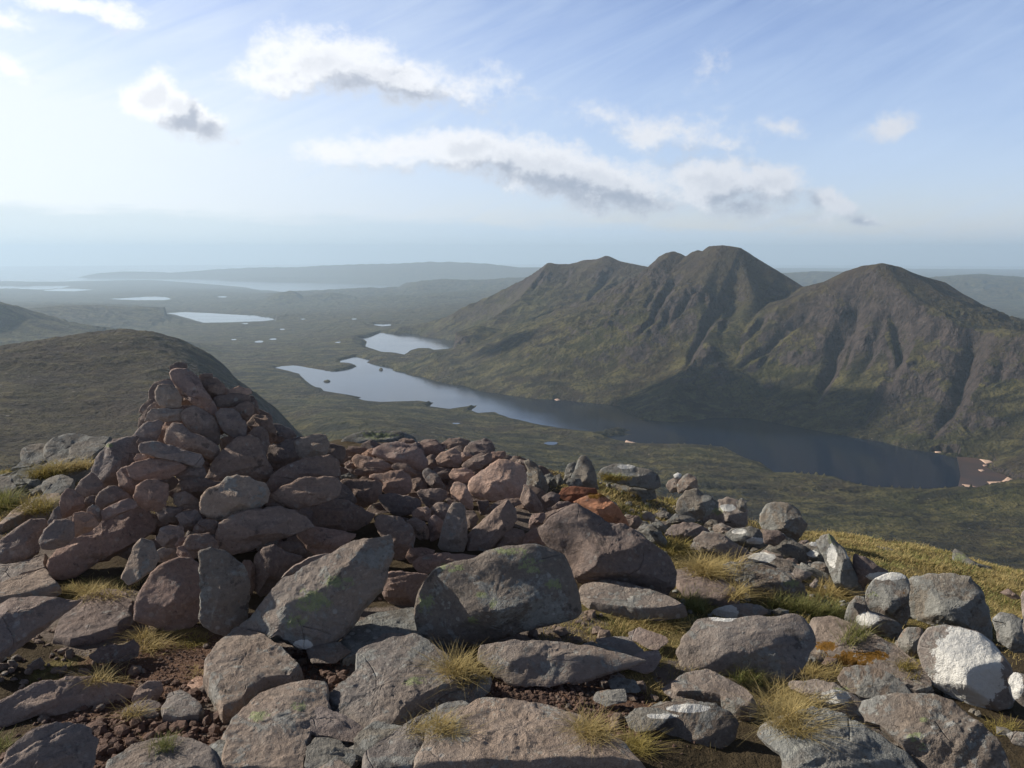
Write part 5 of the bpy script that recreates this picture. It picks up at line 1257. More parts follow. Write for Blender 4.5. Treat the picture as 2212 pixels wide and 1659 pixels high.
LOOSE = [
 # tile, name, colour, kwargs, label, points
 ('C','boulder','red',dict(facets=[(.35,.05,.78),(-.7,.5,.72),(.9,.5,.95),(0,1.2,.9),(0,-1.1,.95)],up=20,box=2.4),'rounded egg-shaped red boulder standing at the foot of the cairn',[(873,700),(878,600),(918,500),(978,400),(1050,338),(1150,298),(1240,303),(1293,345),(1305,450),(1308,600),(1303,690),(1240,745),(1150,778),(1060,768),(1000,735),(930,715)]),
 ('C','boulder','lich',dict(facets=[(.25,0,.72),(-2.2,.1,1.35),(0,1.6,1.1),(1.0,0,1),(0,-1.2,1)],up=10,D=3.72),'upright blade-shaped grey stone leaning against the egg-shaped boulder',[(1288,255),(1360,238),(1450,253),(1503,298),(1573,348),(1604,420),(1609,560),(1604,680),(1555,745),(1500,822),(1420,790),(1330,748),(1292,685),(1308,560),(1297,420)]),
 ('A','stone','pale',dict(facets=[(.3,-.1,.7),(-1.1,0,.8),(1.2,0,1),(0,1.2,1)],up=25,D=3.85),'pale wedge-shaped stone leaning left of the egg-shaped boulder',[(778,1512),(830,1400),(880,1288),(920,1252),(993,1272),(1004,1320),(1033,1382),(1003,1443),(962,1474),(902,1525),(840,1553)]),
 ('A','long_slab','red',dict(facets=[(-.05,-.45,.55),(-.3,.8,.62),(-1.8,.2,1.25),(1.3,0,1.1)],up=28,D=3.95,tf=.8),'long brown slab leaning up against the left foot of the cairn',[(303,1432),(328,1378),(380,1308),(480,1238),(600,1168),(650,1108),(720,1080),(860,1020),(960,1068),(1004,1140),(984,1215),(902,1275),(780,1338),(640,1400),(500,1498),(400,1525),(318,1514)]),
 ('A','boulder','brown',dict(facets=[(0,-.35,.65),(-.3,.9,.6),(1.3,0,1)],up=20),'big brown boulder cut by the left edge below the flat slab',[(-90,1340),(0,1268),(60,1218),(130,1168),(200,1130),(292,1128),(314,1170),(274,1232),(263,1292),(243,1345),(130,1408),(0,1458),(-90,1480)]),
 ('A','rock_slab','pale',dict(slab=True,tf=.07,up=78,dz=.03),'flat pale slab sloping down left of the cairn beside the turf',[(-60,1240),(90,1128),(200,1058),(300,1008),(385,995),(400,1040),(325,1112),(303,1142),(200,1135),(100,1195),(-20,1260)]),
 ('D','boulder','lich',dict(facets=[(.3,-.35,.80),(-.75,-.15,.85),(.1,.95,.62),(1.1,.2,1.05),(0,-1.3,.95),(.5,.6,.82)],up=16,tf=1.0,box=2.5,D=3.72),'largest rounded boulder, spotted with green lichen, in the middle foreground',[(488,620),(508,540),(558,450),(640,368),(740,328),(870,306),(950,258),(1060,230),(1250,218),(1342,248),(1433,298),(1483,400),(1523,560),(1533,645),(1483,695),(1300,737),(1100,788),(980,838),(820,878),(650,915),(558,866),(507,793),(487,700)]),
 ('W','tilted_slab','slab',dict(facets=[(.12,-.28,.72),(-.45,.75,.75),(2.4,-1.4,1.25),(-1.3,0,1.2)],up=34,yaw=14,tf=.62,D=3.60),'thick tilted slab with white and green lichen on its face, below the heap',[(514,1372),(528,1345),(610,1268),(680,1223),(745,1183),(790,1167),(842,1159),(849,1200),(822,1272),(772,1322),(722,1385),(702,1413),(650,1402),(612,1380),(560,1393)]),
 ('C','stone','brown',dict(up=15,D=4.0,tf=.5),'thin brown slab edge behind the tilted lichen slab',[(1818,432),(1898,350),(2000,298),(2120,268),(2230,255),(2150,300),(1980,382),(1878,475)]),
 ('D','boulder','red',dict(D=3.95,up=10),'small folded red boulder wedged left of the largest boulder',[(238,472),(248,413),(300,403),(340,388),(440,393),(560,405),(515,520),(497,640),(400,655),(328,634),(286,562)]),
 ('F','boulder','dark',dict(facets=[(.35,-.12,.72),(-1.5,.15,.95),(-.05,1.2,.80),(1.2,.3,1.1),(0,-1.3,1.05)],up=14,tf=.95,D=4.35),'large dark sloping boulder with a reddish left end behind the lichened boulder',[(28,678),(75,655),(150,598),(248,528),(300,526),(400,598),(520,652),(600,657),(700,717),(802,797),(874,858),(924,960),(904,1054),(852,1127),(780,1100),(650,1068),(520,1058),(400,1038),(298,1018),(226,956),(156,856),(67,764)]),
 ('F','boulder','orange',dict(up=18,D=5.0),'bright orange-topped boulder at the right end of the heap',[(252,512),(330,478),(430,455),(483,488),(543,538),(594,598),(620,665),(540,658),(450,626),(398,594),(338,564),(286,534)]),
 ('B','stone','rust',dict(facets=ROOF,up=20,D=5.25),'flat rusty red stone just above the orange boulder',[(1786,573),(1818,518),(1900,508),(2032,523),(2043,562),(1962,594),(1858,615)]),
 ('B','boulder','grey',dict(facets=WEDGE_L,D=5.6),'tall cone-shaped grey stone standing on the skyline',[(1866,478),(1908,370),(1933,314),(1960,306),(1992,338),(2033,430),(2053,530),(1960,530),(1896,498)]),
 ('B','stone','grey',dict(facets=WEDGE_L,D=5.75),'dark narrow stone leaning on the left of the cone-shaped one',[(1817,468),(1848,370),(1900,348),(1915,400),(1866,486),(1830,496)]),
 ('B','stone','grey',dict(D=5.5),'small grey block at the foot of the cone-shaped stone',[(1836,486),(1858,453),(1930,457),(1954,503),(1868,516)]),
 ('B','stone','grey',dict(D=5.7),'grey stone at the far right end of the heap',[(1697,433),(1740,427),(1793,480),(1772,514),(1706,494)]),
 ('B','stone','grey',dict(D=5.65),'small leaning grey stone between the heap and the cone-shaped stone',[(1756,443),(1800,427),(1833,490),(1790,505)]),
 ('B','outcrop','bed',dict(up=40,D=8.0,tf=.6,facets=ROOF),'pale grey lichened outcrop behind the left part of the heap',[(355,268),(398,198),(470,167),(600,157),(770,152),(853,188),(880,225),(760,245),(600,270),(480,280),(398,275)]),
 ('F','boulder','grey',dict(facets=ROOF,up=22,D=6.4,tf=.7),'low grey boulder with a mossy hollow right of the cone-shaped stone',[(417,333),(448,288),(540,262),(640,272),(742,297),(813,338),(829,404),(760,426),(640,406),(540,386),(456,370)]),
 ('F','stone','grey',dict(up=25,D=6.0,tf=.6),'flat stone lying in front of the mossy grey boulder',[(476,404),(560,383),(680,392),(783,428),(804,484),(700,506),(556,476)]),
 ('F','boulder','pale',dict(D=6.3,facets=WEDGE_L),'split pale stone on top, left of its capped neighbour',[(857,403),(878,368),(930,347),(962,368),(944,444),(888,450)]),
 ('F','boulder','pale',dict(D=6.25,facets=WEDGE_L),'split pale stone on top, right of its capped neighbour',[(931,394),(968,348),(1000,322),(1052,348),(1074,424),(1000,437),(943,456)]),
 ('F','stone','pale',dict(D=6.2),'tiny white-capped stone perched on two split stones',[(907,332),(935,316),(962,328),(953,364),(912,358)]),
 ('F','boulder','grey',dict(D=6.0,facets=WEDGE_L,up=14),'wedge boulder carrying the split pale stones',[(922,562),(948,488),(988,438),(1060,428),(1132,467),(1196,508),(1195,565),(1112,606),(1050,626),(958,596)]),
 ('F','boulder','pale',dict(D=5.75,facets=WEDGE_L,up=16),'two-humped grey boulder with a knob on its top right',[(1056,655),(1108,588),(1188,538),(1198,498),(1260,477),(1332,498),(1384,560),(1386,645),(1343,696),(1260,712),(1146,697)]),
 ('F','stone','grey',dict(D=5.85),'pointed grey knob behind the two-humped boulder',[(1307,512),(1350,482),(1384,508),(1374,574),(1340,566)]),
 ('F','boulder','grey',dict(D=5.9,facets=[(.6,0,.75),(-.7,.2,.65),(.2,1.2,.85),(0,-1.2,1)],tf=1.0),'big dark cracked boulder with a bright left cheek on the right skyline',[(1466,645),(1478,578),(1518,518),(1560,508),(1650,517),(1713,558),(1743,620),(1779,655),(1743,715),(1692,777),(1600,748),(1496,706)]),
 ('F','stone','dark',dict(D=5.7),'shadowed lower part of the cracked skyline boulder, built as a dark piece',[(1486,724),(1498,687),(1600,697),(1646,740),(1562,797),(1496,776)]),  # dark colour stands for the shadow on the boulder's lower part
 ('F','boulder','pale',dict(D=5.15,facets=[(.75,-.05,.62),(-.35,.15,.72),(0,1.2,.85),(0,-1.2,1)],up=18,tf=1.0),'angular pale boulder with a smooth bright left face among the right hand rocks',[(1016,803),(1048,748),(1110,702),(1200,712),(1253,738),(1323,787),(1406,832),(1300,877),(1200,877),(1118,892),(1056,877)]),
 ('F','boulder','grey',dict(D=5.45,up=16),'dark rock splashed with white lichen behind the angular pale boulder',[(1236,712),(1300,682),(1400,667),(1463,687),(1504,750),(1515,815),(1462,847),(1398,817),(1297,766)]),
 ('F','stone','brown',dict(D=5.4,up=18),'low brown stone left of the angular pale boulder',[(852,723),(898,657),(980,642),(1050,647),(1133,687),(1146,715),(1040,768),(938,777),(876,756)]),
 ('F','stone','grey',dict(D=5.7),'grey stone behind the low brown one',[(846,646),(918,582),(1000,597),(1054,620),(1022,668),(938,658)]),
 ('F','stone','pale',dict(D=5.5),'bright little stone among the small ones below the flat stone',[(702,593),(750,572),(794,600),(784,646),(717,626)]),
 ('F','stone','grey',dict(D=5.3),'leftmost of the three small grey stones beside the dark boulder',[(666,664),(690,627),(740,637),(766,672),(700,697)]),
 ('F','stone','grey',dict(D=5.1,facets=WEDGE_L),'largest of the three small grey stones beside the dark boulder',[(697,704),(748,662),(812,672),(864,760),(876,817),(800,797),(737,746)]),
 ('F','stone','grey',dict(D=5.3),'rearmost of the three small grey stones beside the dark boulder',[(757,640),(830,637),(866,670),(854,706),(788,676)]),
 ('F','stone','dark',dict(D=5.3),'dark stone in the gap right of the orange boulder',[(605,592),(680,597),(706,640),(664,688),(606,656)]),
 ('F','boulder','grey',dict(D=5.2,up=12),'dark peaked rock in the middle of the right hand rocks',[(1464,846),(1558,767),(1610,712),(1683,757),(1765,808),(1786,886),(1700,908),(1576,878)]),
 ('F','boulder','grey',dict(D=4.95,facets=[(.8,-.1,.7),(-.9,.1,.62),(0,1.3,1),(0,-1.1,1.1)],tf=1.1),'tall triangular fin of grey rock streaked with white',[(1836,763),(1868,727),(1930,712),(1963,768),(2024,838),(2085,950),(2126,1052),(2156,1118),(2060,1140),(1965,1046),(1915,934),(1875,855)]),
 ('F','boulder','grey',dict(D=5.1),'dark rock with two white spots left of the triangular fin',[(1735,792),(1800,767),(1853,787),(1874,850),(1936,946),(1848,938),(1776,855)]),
 ('F','boulder','lich',dict(D=4.85,up=24,tf=.7,facets=ROOF),'long dark rock with one round white lichen spot',[(1335,884),(1398,847),(1510,846),(1602,877),(1753,926),(1904,967),(1966,1043),(1900,1068),(1748,1018),(1597,968),(1436,920)]),
 ('F','boulder','lich',dict(D=4.55,up=22,facets=[(.3,-.3,.7),(-.9,.3,.75),(0,1.0,.72),(0,-1.2,1)]),'grey-green boulder with a sunlit left end above the green grass',[(1226,923),(1278,896),(1400,896),(1523,927),(1653,967),(1745,1038),(1766,1113),(1692,1178),(1556,1168),(1436,1118),(1316,1068),(1255,1016)]),
 ('F','stone','pale',dict(D=4.7,up=25),'small jagged whitish stone in front of the triangular fin',[(1681,963),(1700,932),(1760,957),(1815,970),(1762,1016),(1697,995)]),
 ('F','stone','pale',dict(D=4.6,up=15),'pointed sliver of whitish stone below the jagged one',[(1786,1053),(1830,1002),(1850,1020),(1823,1070)]),
 ('E','boulder','dark',dict(D=5.3,up=14),'shaded rock on the far right of the triangular fin',[(1110,270),(1180,290),(1260,350),(1340,388),(1330,425),(1260,425),(1190,470),(1170,540),(1120,500),(1100,380)]),
 ('E','outcrop','bed',dict(up=45,D=7.2,tf=.6),'low cracked outcrop on the grassy edge behind the fin',[(1091,252),(1108,222),(1230,218),(1332,232),(1434,287),(1490,335),(1400,338),(1300,308),(1198,283)]),
 ('E','boulder','grey',dict(D=7.3,facets=WEDGE_L,up=15),'lone pointed rock on the grassy skyline at right',[(1748,304),(1757,237),(1790,242),(1853,297),(1923,337),(1994,347),(2020,395),(1900,393),(1777,357)]),
 ('E','stone','pale',dict(D=6.9),'small pale stone in the grass before the cracked outcrop',[(1247,313),(1290,297),(1324,320),(1302,346)]),
 ('E','stone','dark',dict(D=6.3,up=25),'small dark stone half sunk in the yellow turf at right',[(2056,523),(2110,495),(2195,560),(2140,567)]),
 ('F','rock_slab','dark',dict(slab=True,tf=.06,up=85,dz=.03),'dark flat rock in the shade right of the large sloping boulder',[(890,995),(1000,970),(1120,1000),(1250,1068),(1335,1160),(1250,1190),(1050,1170),(930,1120)]),
 ('E','boulder','slab',dict(facets=[(.08,.0,.66),(-1.2,.3,1.1),(1.2,.1,1.05),(0,1.2,1.0),(0,-1.2,1)],up=44,yaw=-8,tf=.62,rough=.45),'broad flat-faced pinkish boulder with a shadow across its lower left',[(-35,910),(8,808),(100,698),(180,686),(300,697),(500,676),(720,664),(773,687),(824,758),(854,862),(804,945),(762,1018),(700,1080),(640,1100),(560,1112),(400,1064),(230,1060),(0,1050)]),
 ('E','stone','pale',dict(D=4.15,up=30),'low stone with a white lichen end behind the flat-faced boulder',[(176,663),(208,627),(320,601),(430,593),(523,617),(566,664),(450,697),(300,707),(196,700)]),
 ('E','boulder','lich',dict(D=4.2,up=12,box=2.4),'short rounded boulder with a cream lichen patch, below the taller pair',[(1051,692),(1077,600),(1128,545),(1190,557),(1204,640),(1300,676),(1404,718),(1425,792),(1384,837),(1250,832),(1148,817),(1076,766)]),
 ('E','boulder','lich',dict(D=4.32,facets=[(.35,-.1,.75),(-.8,.25,.72),(0,1.1,.85),(0,-1.2,1)],up=10,box=2.4),'tall rounded standing boulder with a cream rim along its top',[(1186,600),(1197,498),(1248,437),(1330,401),(1400,396),(1453,422),(1469,480),(1459,570),(1474,664),(1432,746),(1350,748),(1246,697),(1196,655)]),
 ('E','boulder','grey',dict(D=4.45,facets=[(.3,-.1,.75),(-1.2,.1,.95),(.1,1.2,.9),(1.2,.2,1),(0,-1.2,1)],up=12,tf=.9),'wide upright blue-grey boulder, the biggest of the right hand group',[(1446,522),(1456,448),(1500,421),(1620,411),(1760,408),(1862,427),(1934,518),(1984,620),(2005,752),(2005,865),(1900,845),(1700,795),(1556,775),(1465,730),(1475,660),(1445,592)]),
 ('E','boulder','slab',dict(D=3.95,facets=[(.65,.05,.74),(-.55,-.05,.74),(0,1.0,.85),(-.2,-1.2,1.0)],up=14,tf=1.0,box=2.5),'boulder with a big white lichen patch on its front',[(1531,903),(1547,820),(1598,757),(1690,735),(1832,766),(1923,797),(2014,868),(2105,978),(2146,1102),(2136,1228),(2002,1300),(1850,1300),(1776,1240),(1697,1158),(1596,1088),(1556,985)]),
 ('E','stone','slab',dict(D=4.05,box=2.4),'small reddish lobe of rock touching the white-patched boulder at left',[(1374,903),(1397,820),(1448,747),(1552,752),(1568,832),(1548,925),(1480,936),(1418,927)]),
 ('E','boulder','lich',dict(D=4.6,up=12),'shaded boulder behind the white-patched one at the right edge',[(2006,702),(2058,651),(2130,661),(2203,697),(2270,760),(2270,910),(2150,910),(2046,838)]),
 ('E','boulder','pale',dict(D=4.3,up=8),'pale upright rock cut off by the right edge of the view',[(2192,562),(2210,508),(2270,498),(2290,790),(2206,790)]),
 ('E','boulder','lich',dict(D=3.9,up=12),'rock with white patches at the right edge below the pale upright one',[(2106,1082),(2150,1036),(2212,1056),(2290,1100),(2290,1250),(2212,1262),(2146,1208)]),
 ('E','rock_slab','slab',dict(slab=True,tf=.085,up=74,yaw=10,dz=.08),'flat slab with orange-brown moss patches between the right boulders',[(820,760),(940,750),(1080,806),(1182,856),(1292,906),(1384,946),(1504,1016),(1598,1078),(1608,1160),(1500,1190),(1298,1110),(1196,1050),(1048,1020),(896,980),(822,935),(845,850)]),
 ('E','rock_slab','lich',dict(up=45,D=3.62,tf=.5,facets=ROOF),'shaded slab lip directly below the orange moss patches',[(1006,1074),(1048,1006),(1200,1000),(1323,1036),(1424,1107),(1508,1195),(1300,1222),(1148,1200),(1046,1138)]),
 ('E','boulder','pale',dict(up=35,D=3.4,tf=.7),'half buried grey stone with a white streak behind the straw tuft',[(690,1098),(850,1086),(980,1106),(1083,1176),(1165,1226),(1156,1320),(1050,1342),(896,1270),(796,1190),(690,1145)]),
 ('E','boulder','lich',dict(up=46,D=3.0,tf=.62,facets=[(.05,0,.78),(-.8,.3,.95),(.9,.3,1),(0,1.,.9)]),'large domed boulder with dark pits at the bottom right',[(1156,1292),(1176,1237),(1280,1196),(1450,1186),(1600,1186),(1753,1221),(1854,1327),(1974,1427),(2056,1520),(2120,1670),(2120,1760),(1500,1760),(1445,1570),(1346,1468),(1246,1368),(1196,1378)]),
 ('E','boulder','grey',dict(up=46,D=2.88,tf=.62,facets=[(.1,0,.78),(-.9,.3,.9),(.9,.3,1),(0,1.,.9)]),'rough grey boulder at the bottom right left of the domed one',[(486,1433),(558,1367),(680,1316),(830,1276),(950,1281),(1083,1346),(1204,1417),(1334,1497),(1456,1577),(1550,1700),(1560,1760),(700,1760),(634,1578),(554,1507)]),
 ('E','boulder','lich',dict(up=30,D=2.95,tf=.7,facets=[(.2,-.45,.62),(-.2,.9,.62),(-1.3,0,1),(1.3,0,1.05)]),'dark rock with a whitened top edge at the bottom, right of centre',[(-425,1385),(-250,1288),(-80,1246),(60,1231),(200,1251),(293,1297),(355,1380),(336,1475),(245,1548),(188,1608),(170,1760),(-150,1760),(-270,1566),(-338,1456)]),
 ('E','rock_slab','slab',dict(slab=True,tf=.08,up=80,dz=.03),'low brown slab behind the whitened rock at bottom centre right',[(-100,1190),(0,1128),(150,1101),(222,1136),(333,1186),(424,1236),(476,1292),(424,1348),(348,1340),(246,1280),(98,1250),(-60,1258)]),
 ('E','stone','lich',dict(up=30,D=3.05),'dark stone in the bottom right corner of the view',[(2096,1442),(2160,1421),(2290,1430),(2290,1540),(2148,1508)]),
 ('D','rock_slab','slab',dict(up=50,D=3.35,tf=.5,facets=[(0,-.75,.55),(0,.25,.72),(-1.2,0,1),(1.0,.2,1.05)]),'layered slab with broken bright edges under the lichened boulder',[(895,965),(903,868),(1000,857),(1200,848),(1400,848),(1700,898),(1990,960),(1800,1018),(1600,1078),(1400,1120),(1200,1130),(1076,1098),(976,1028)]),
 ('D','rock_slab','slab',dict(slab=True,tf=.07,up=80,dz=.03),'flat pinkish slab in shade under the large sloping boulder',[(1530,605),(1556,516),(1680,496),(1850,516),(2000,566),(2184,636),(2235,672),(2100,697),(1900,697),(1748,680),(1598,660)]),
 ('D','rock_slab','bed',dict(slab=True,tf=.05,up=85,dz=.02),'shadowed flat rock between the tilted slab and the lichened boulder',[(-60,930),(50,800),(250,700),(480,656),(530,800),(545,870),(400,890),(200,958),(20,1010)]),
 ('C','rock_slab','slab',dict(slab=True,tf=.11,up=80,yaw=20,dz=.02),'smooth grey slab right of the grit patch, below the blade-shaped stone',[(1326,1180),(1336,1080),(1418,956),(1540,830),(1642,866),(1744,906),(1836,976),(1906,1038),(1966,1110),(1902,1188),(1744,1210),(1626,1300),(1566,1390),(1440,1430),(1396,1306),(1374,1244)]),
 ('C','rock_slab','slab',dict(slab=True,tf=.09,up=80,yaw=10,dz=.02),'flat slab with faint green stains at the bottom, left of centre',[(1444,1560),(1496,1456),(1598,1346),(1700,1256),(1900,1196),(2124,1186),(2136,1260),(2136,1374),(2046,1474),(1996,1600),(1990,1790),(1430,1790)]),
 ('D','rock_slab','slab',dict(slab=True,tf=.09,up=80,yaw=10,dz=.03),'wide cracked slab in the centre foreground with a ragged upper edge',[(96,1010),(158,966),(300,916),(470,866),(560,896),(642,956),(794,1108),(744,1186),(644,1236),(534,1306),(404,1406),(344,1526),(150,1670),(100,1790),(-160,1790),(-110,1500),(-10,1370),(-96,1300),(10,1200),(96,1110)]),
 ('D','rock_slab','slab',dict(slab=True,tf=.08,up=80,dz=.03),'narrow curved slab along the bottom left of the biggest bottom slab',[(140,1680),(346,1526),(498,1426),(640,1336),(780,1293),(880,1346),(766,1404),(646,1456),(546,1546),(466,1790),(130,1790)]),
 ('D','rock_slab','pale',dict(slab=True,tf=.11,up=80,dz=.03),'biggest pinkish slab across the bottom centre with rough cracks',[(462,1790),(536,1540),(636,1446),(756,1396),(900,1321),(1100,1336),(1300,1346),(1442,1396),(1562,1446),(1704,1526),(1856,1628),(1990,1790)]),
 ('D','stone','slab',dict(slab=True,tf=.05,up=75,yaw=15,dz=.04),'small tilted slab beside the red gravel',[(736,1272),(788,1168),(860,1102),(974,1107),(966,1154),(862,1236),(780,1286)]),
 ('C','rock_slab','brown',dict(up=40,D=3.05,tf=.6,facets=ROOF),'long low slab with a dark front at the left edge, above the bottom rock',[(-120,1300),(0,1226),(120,1156),(280,1096),(430,1076),(600,1074),(702,1106),(868,1136),(846,1238),(700,1300),(500,1320),(250,1320),(0,1410),(-120,1450)]),
 ('C','boulder','brown',dict(up=40,D=2.72,tf=.6),'rounded rock in the bottom left corner of the view',[(-60,1760),(0,1650),(58,1556),(178,1456),(300,1391),(440,1374),(542,1386),(636,1480),(608,1604),(560,1760)]),
 ('C','stone','dark',dict(up=40,D=3.5,tf=.6),'small dark stone left of the grass tuft by the egg-shaped boulder',[(576,933),(638,881),(720,861),(800,866),(860,826),(905,880),(895,936),(820,967),(700,983),(616,972)]),
 ('C','rock_slab','pale',dict(slab=True,tf=.06,up=78,yaw=15,dz=.02),'uppermost of three layered slabs at the left edge',[(-120,500),(0,396),(120,386),(240,346),(312,296),(304,404),(170,446),(40,526),(-120,580)]),
 ('C','rock_slab','pale',dict(slab=True,tf=.06,up=78,yaw=15,dz=.03),'middle of three layered slabs at the left edge',[(-120,590),(100,480),(300,416),(352,478),(404,520),(330,564),(120,606),(-120,650)]),
 ('C','rock_slab','brown',dict(up=52,yaw=10,D=3.62,tf=.6,facets=[(0,-.3,.75),(-.6,.3,.9),(1.3,-.8,1.0),(0,1,.9)]),'lowest and broadest of three layered slabs at the left edge',[(-120,680),(60,586),(200,556),(400,574),(526,571),(434,646),(334,710),(206,800),(106,884),(-120,1040)]),
 ('C','rock_slab','dark',dict(slab=True,tf=.05,up=82,dz=.02),'shaded flat rock left of the egg-shaped boulder',[(516,600),(700,536),(820,556),(876,620),(866,724),(764,806),(600,858),(450,888),(346,858),(416,700)]),
 ('C','stone','brown',dict(up=25,D=3.2),'upright brown stone on the red grit',[(856,1213),(886,1148),(958,1096),(1042,1091),(1060,1150),(1014,1226),(942,1262),(876,1257)]),
 ('C','rock_slab','slab',dict(slab=True,tf=.05,up=80,dz=.02),'flat stone sunk in the red grit below the upright brown one',[(1046,1312),(1098,1226),(1170,1208),(1242,1236),(1336,1322),(1292,1378),(1150,1392),(1056,1377)]),
 ('C','rock_slab','slab',dict(slab=True,tf=.06,up=82,dz=.03),'grey slab at the bottom edge, between the corner rock and stained slab',[(700,1680),(848,1596),(1000,1556),(1150,1526),(1302,1566),(1404,1618),(1440,1790),(650,1790)]),
 ('C','stone','dark',dict(slab=True,tf=.04,up=80,dz=.02),'dark low stone on the grit above the bottom grey slab',[(776,1333),(898,1276),(980,1261),(1056,1290),(1044,1346),(960,1377),(848,1357)]),
 ('C','stone','pink',dict(slab=True,tf=.03,up=80,dz=.01),'small pink stone at the left rim of the smooth grey slab',[(1216,1143),(1288,1096),(1334,1106),(1316,1186),(1240,1197)]),
]
LAYERS = [[(100,803),(160,757),(280,714),(420,700),(405,738),(280,774),(160,832)], [(165,823),(300,771),(430,716),(530,676),(640,636),(738,624),(704,674),(560,726),(420,776),(300,816),(200,836)],
 [(-90,930),(60,876),(160,846),(300,826),(364,850),(322,894),(200,936),(90,956),(-90,980)], [(216,975),(300,896),(420,836),(540,786),(606,776),(594,836),(500,886),(380,926),(280,986)], [(-90,1010),(-60,950),(80,926),(126,960),(60,1006)],
 [(250,1010),(400,926),(484,896),(474,954),(390,1016),(300,1038)], [(420,760),(560,715),(690,670),(690,700),(600,760),(480,800)]]
LLAB = ['highest thin layer of grey bedrock on the left skyline', 'longest thin layer of grey bedrock running down from the cairn', 'broad grey bedrock layer at the left edge below the turf', 'grey bedrock layer under the big left shoulder of the cairn',
        'small dark bedrock lump at the left edge above the green tussock', 'lowest grey bedrock layer beside the cairn foot', 'short grey bedrock layer against the cairn side']
PERCHED = ('split pale', 'white-capped', 'knob behind', 'leaning against', 'leaning left of the egg', 'thin brown slab edge', 'folded red', 'orange-topped', 'rusty', 'cone-shaped', 'small leaning', 'far right end of the heap', 'cut off by',
           'at the right edge', 'rearmost', 'bright little', 'gap right', 'cracked skyline', 'jagged', 'sliver', 'behind the low brown', 'slab lip', 'large dark sloping', 'outcrop', 'on the grassy skyline', 'before the cracked', 'half sunk',
           'far right of the triangular', 'corner of the view', 'at the bottom', 'domed one')
for k, (tl, nm, col, kw, lb, pts) in enumerate(LOOSE):
    kw = dict(kw)
    if not any(q in lb for q in PERCHED): kw.pop('D', None)
    make_rock(tl, pts, name=nm, col=col, label=lb, cat={'boulder': 'boulder', 'stone': 'stone', 'outcrop': 'rock outcrop'}.get(nm, 'rock slab'), **kw)
for pts, lb in zip(LAYERS, LLAB):
    make_rock('A', pts, name='bedrock_layer', col='grey', label=lb, cat='bedrock', slab=True, tf=.06, up=74, yaw=0, dz=.05, rough=1.2)
print('rocks', round(time.time() - T0, 1), 's')
# ================================================================ TURF, TUFTS, GRIT
def grass_material(name, a, b_, tip):
    m, g, b = mat_new(name)
    pos = g.n('ShaderNodeNewGeometry').outputs['Position']
    rnd = g.n('ShaderNodeAttribute', attribute_name='rnd').outputs['Fac']
    hh = g.n('ShaderNodeAttribute', attribute_name='hgt').outputs['Fac']
    c = g.mix(g.ss(g.m('ADD', g.m('MULTIPLY', rnd, 0.7), g.m('MULTIPLY', g.noise(pos, 4.0, 3), 0.6)), 0.35, 0.95), a, b_)
    c = g.mix(g.m('MULTIPLY', hh, 0.55), c, tip)
    g.put(b.inputs['Base Color'], c); b.inputs['Roughness'].default_value = 0.7; b.inputs['Specular IOR Level'].default_value = 0.2
    tr = g.n('ShaderNodeBsdfTranslucent'); g.put(tr.inputs[0], c)
    mx = g.n('ShaderNodeMixShader'); mx.inputs[0].default_value = 0.35
    g.t.links.new(b.outputs[0], mx.inputs[1]); g.t.links.new(tr.outputs[0], mx.inputs[2])
    out = [n for n in m.node_tree.nodes if n.type == 'OUTPUT_MATERIAL'][0]; g.t.links.new(mx.outputs[0], out.inputs[0])
    return m
M_STRAW = grass_material('dry_straw_grass', (0.50, 0.38, 0.15, 1), (0.28, 0.22, 0.08, 1), (0.62, 0.50, 0.25, 1))
M_GREEN = grass_material('green_grass', (0.13, 0.17, 0.045, 1), (0.24, 0.22, 0.075, 1), (0.36, 0.33, 0.14, 1))
M_MOSS = grass_material('yellow_moss_turf', (0.36, 0.28, 0.08, 1), (0.19, 0.16, 0.045, 1), (0.48, 0.40, 0.15, 1))
def blades(P, H, width, lean, rg, nseg=3):
    n = len(P); a = rg.uniform(0, 2 * np.pi, n); out = np.stack([np.cos(a), np.sin(a), np.zeros(n)], 1)
    sd = np.stack([-np.sin(a), np.cos(a), np.zeros(n)], 1)
    le = lean * rg.uniform(0.3, 1.4, n); curl = rg.uniform(0.2, 1.0, n)
    V = []; Hh = []
    for k in range(nseg + 1):
        t = k / nseg
        c = P + out * (H * (le * t + curl * le * t * t))[:, None] + np.array([0, 0, 1.0]) * (H * (t - 0.38 * curl * t * t * np.minimum(le, 1.2)))[:, None]
        w = np.broadcast_to(np.asarray(width, float), (n,))[:, None] * (1 - t) ** 0.7 * 0.5
        if k < nseg: V += [c - sd * w, c + sd * w]; Hh += [np.full(n, t)] * 2
        else: V.append(c); Hh.append(np.full(n, t))
    m_ = len(V); V = np.stack(V, 1).reshape(-1, 3); Hh = np.stack(Hh, 1).ravel(); b0 = np.arange(n) * m_
    T_ = []
    for k in range(nseg - 1):
        T_ += [np.stack([b0 + 2 * k, b0 + 2 * k + 1, b0 + 2 * k + 3], 1), np.stack([b0 + 2 * k, b0 + 2 * k + 3, b0 + 2 * k + 2], 1)]
    T_.append(np.stack([b0 + 2 * nseg - 2, b0 + 2 * nseg - 1, b0 + 2 * nseg], 1))
    return V, np.concatenate(T_), Hh, np.repeat(rg.rand(n), m_)
def grass_obj(name, P, H, width, lean, mat, rg, nseg=3):
    V, F, Hh, rn = blades(P, H, width, lean, rg, nseg)
    org_ = P.mean(0)
    o = link_mesh(name, V - org_, F, mat); o.location = org_
    at = o.data.attributes.new('hgt', 'FLOAT', 'POINT'); at.data.foreach_set('value', Hh.astype(np.float32))
    at = o.data.attributes.new('rnd', 'FLOAT', 'POINT'); at.data.foreach_set('value', rn.astype(np.float32))
    return o
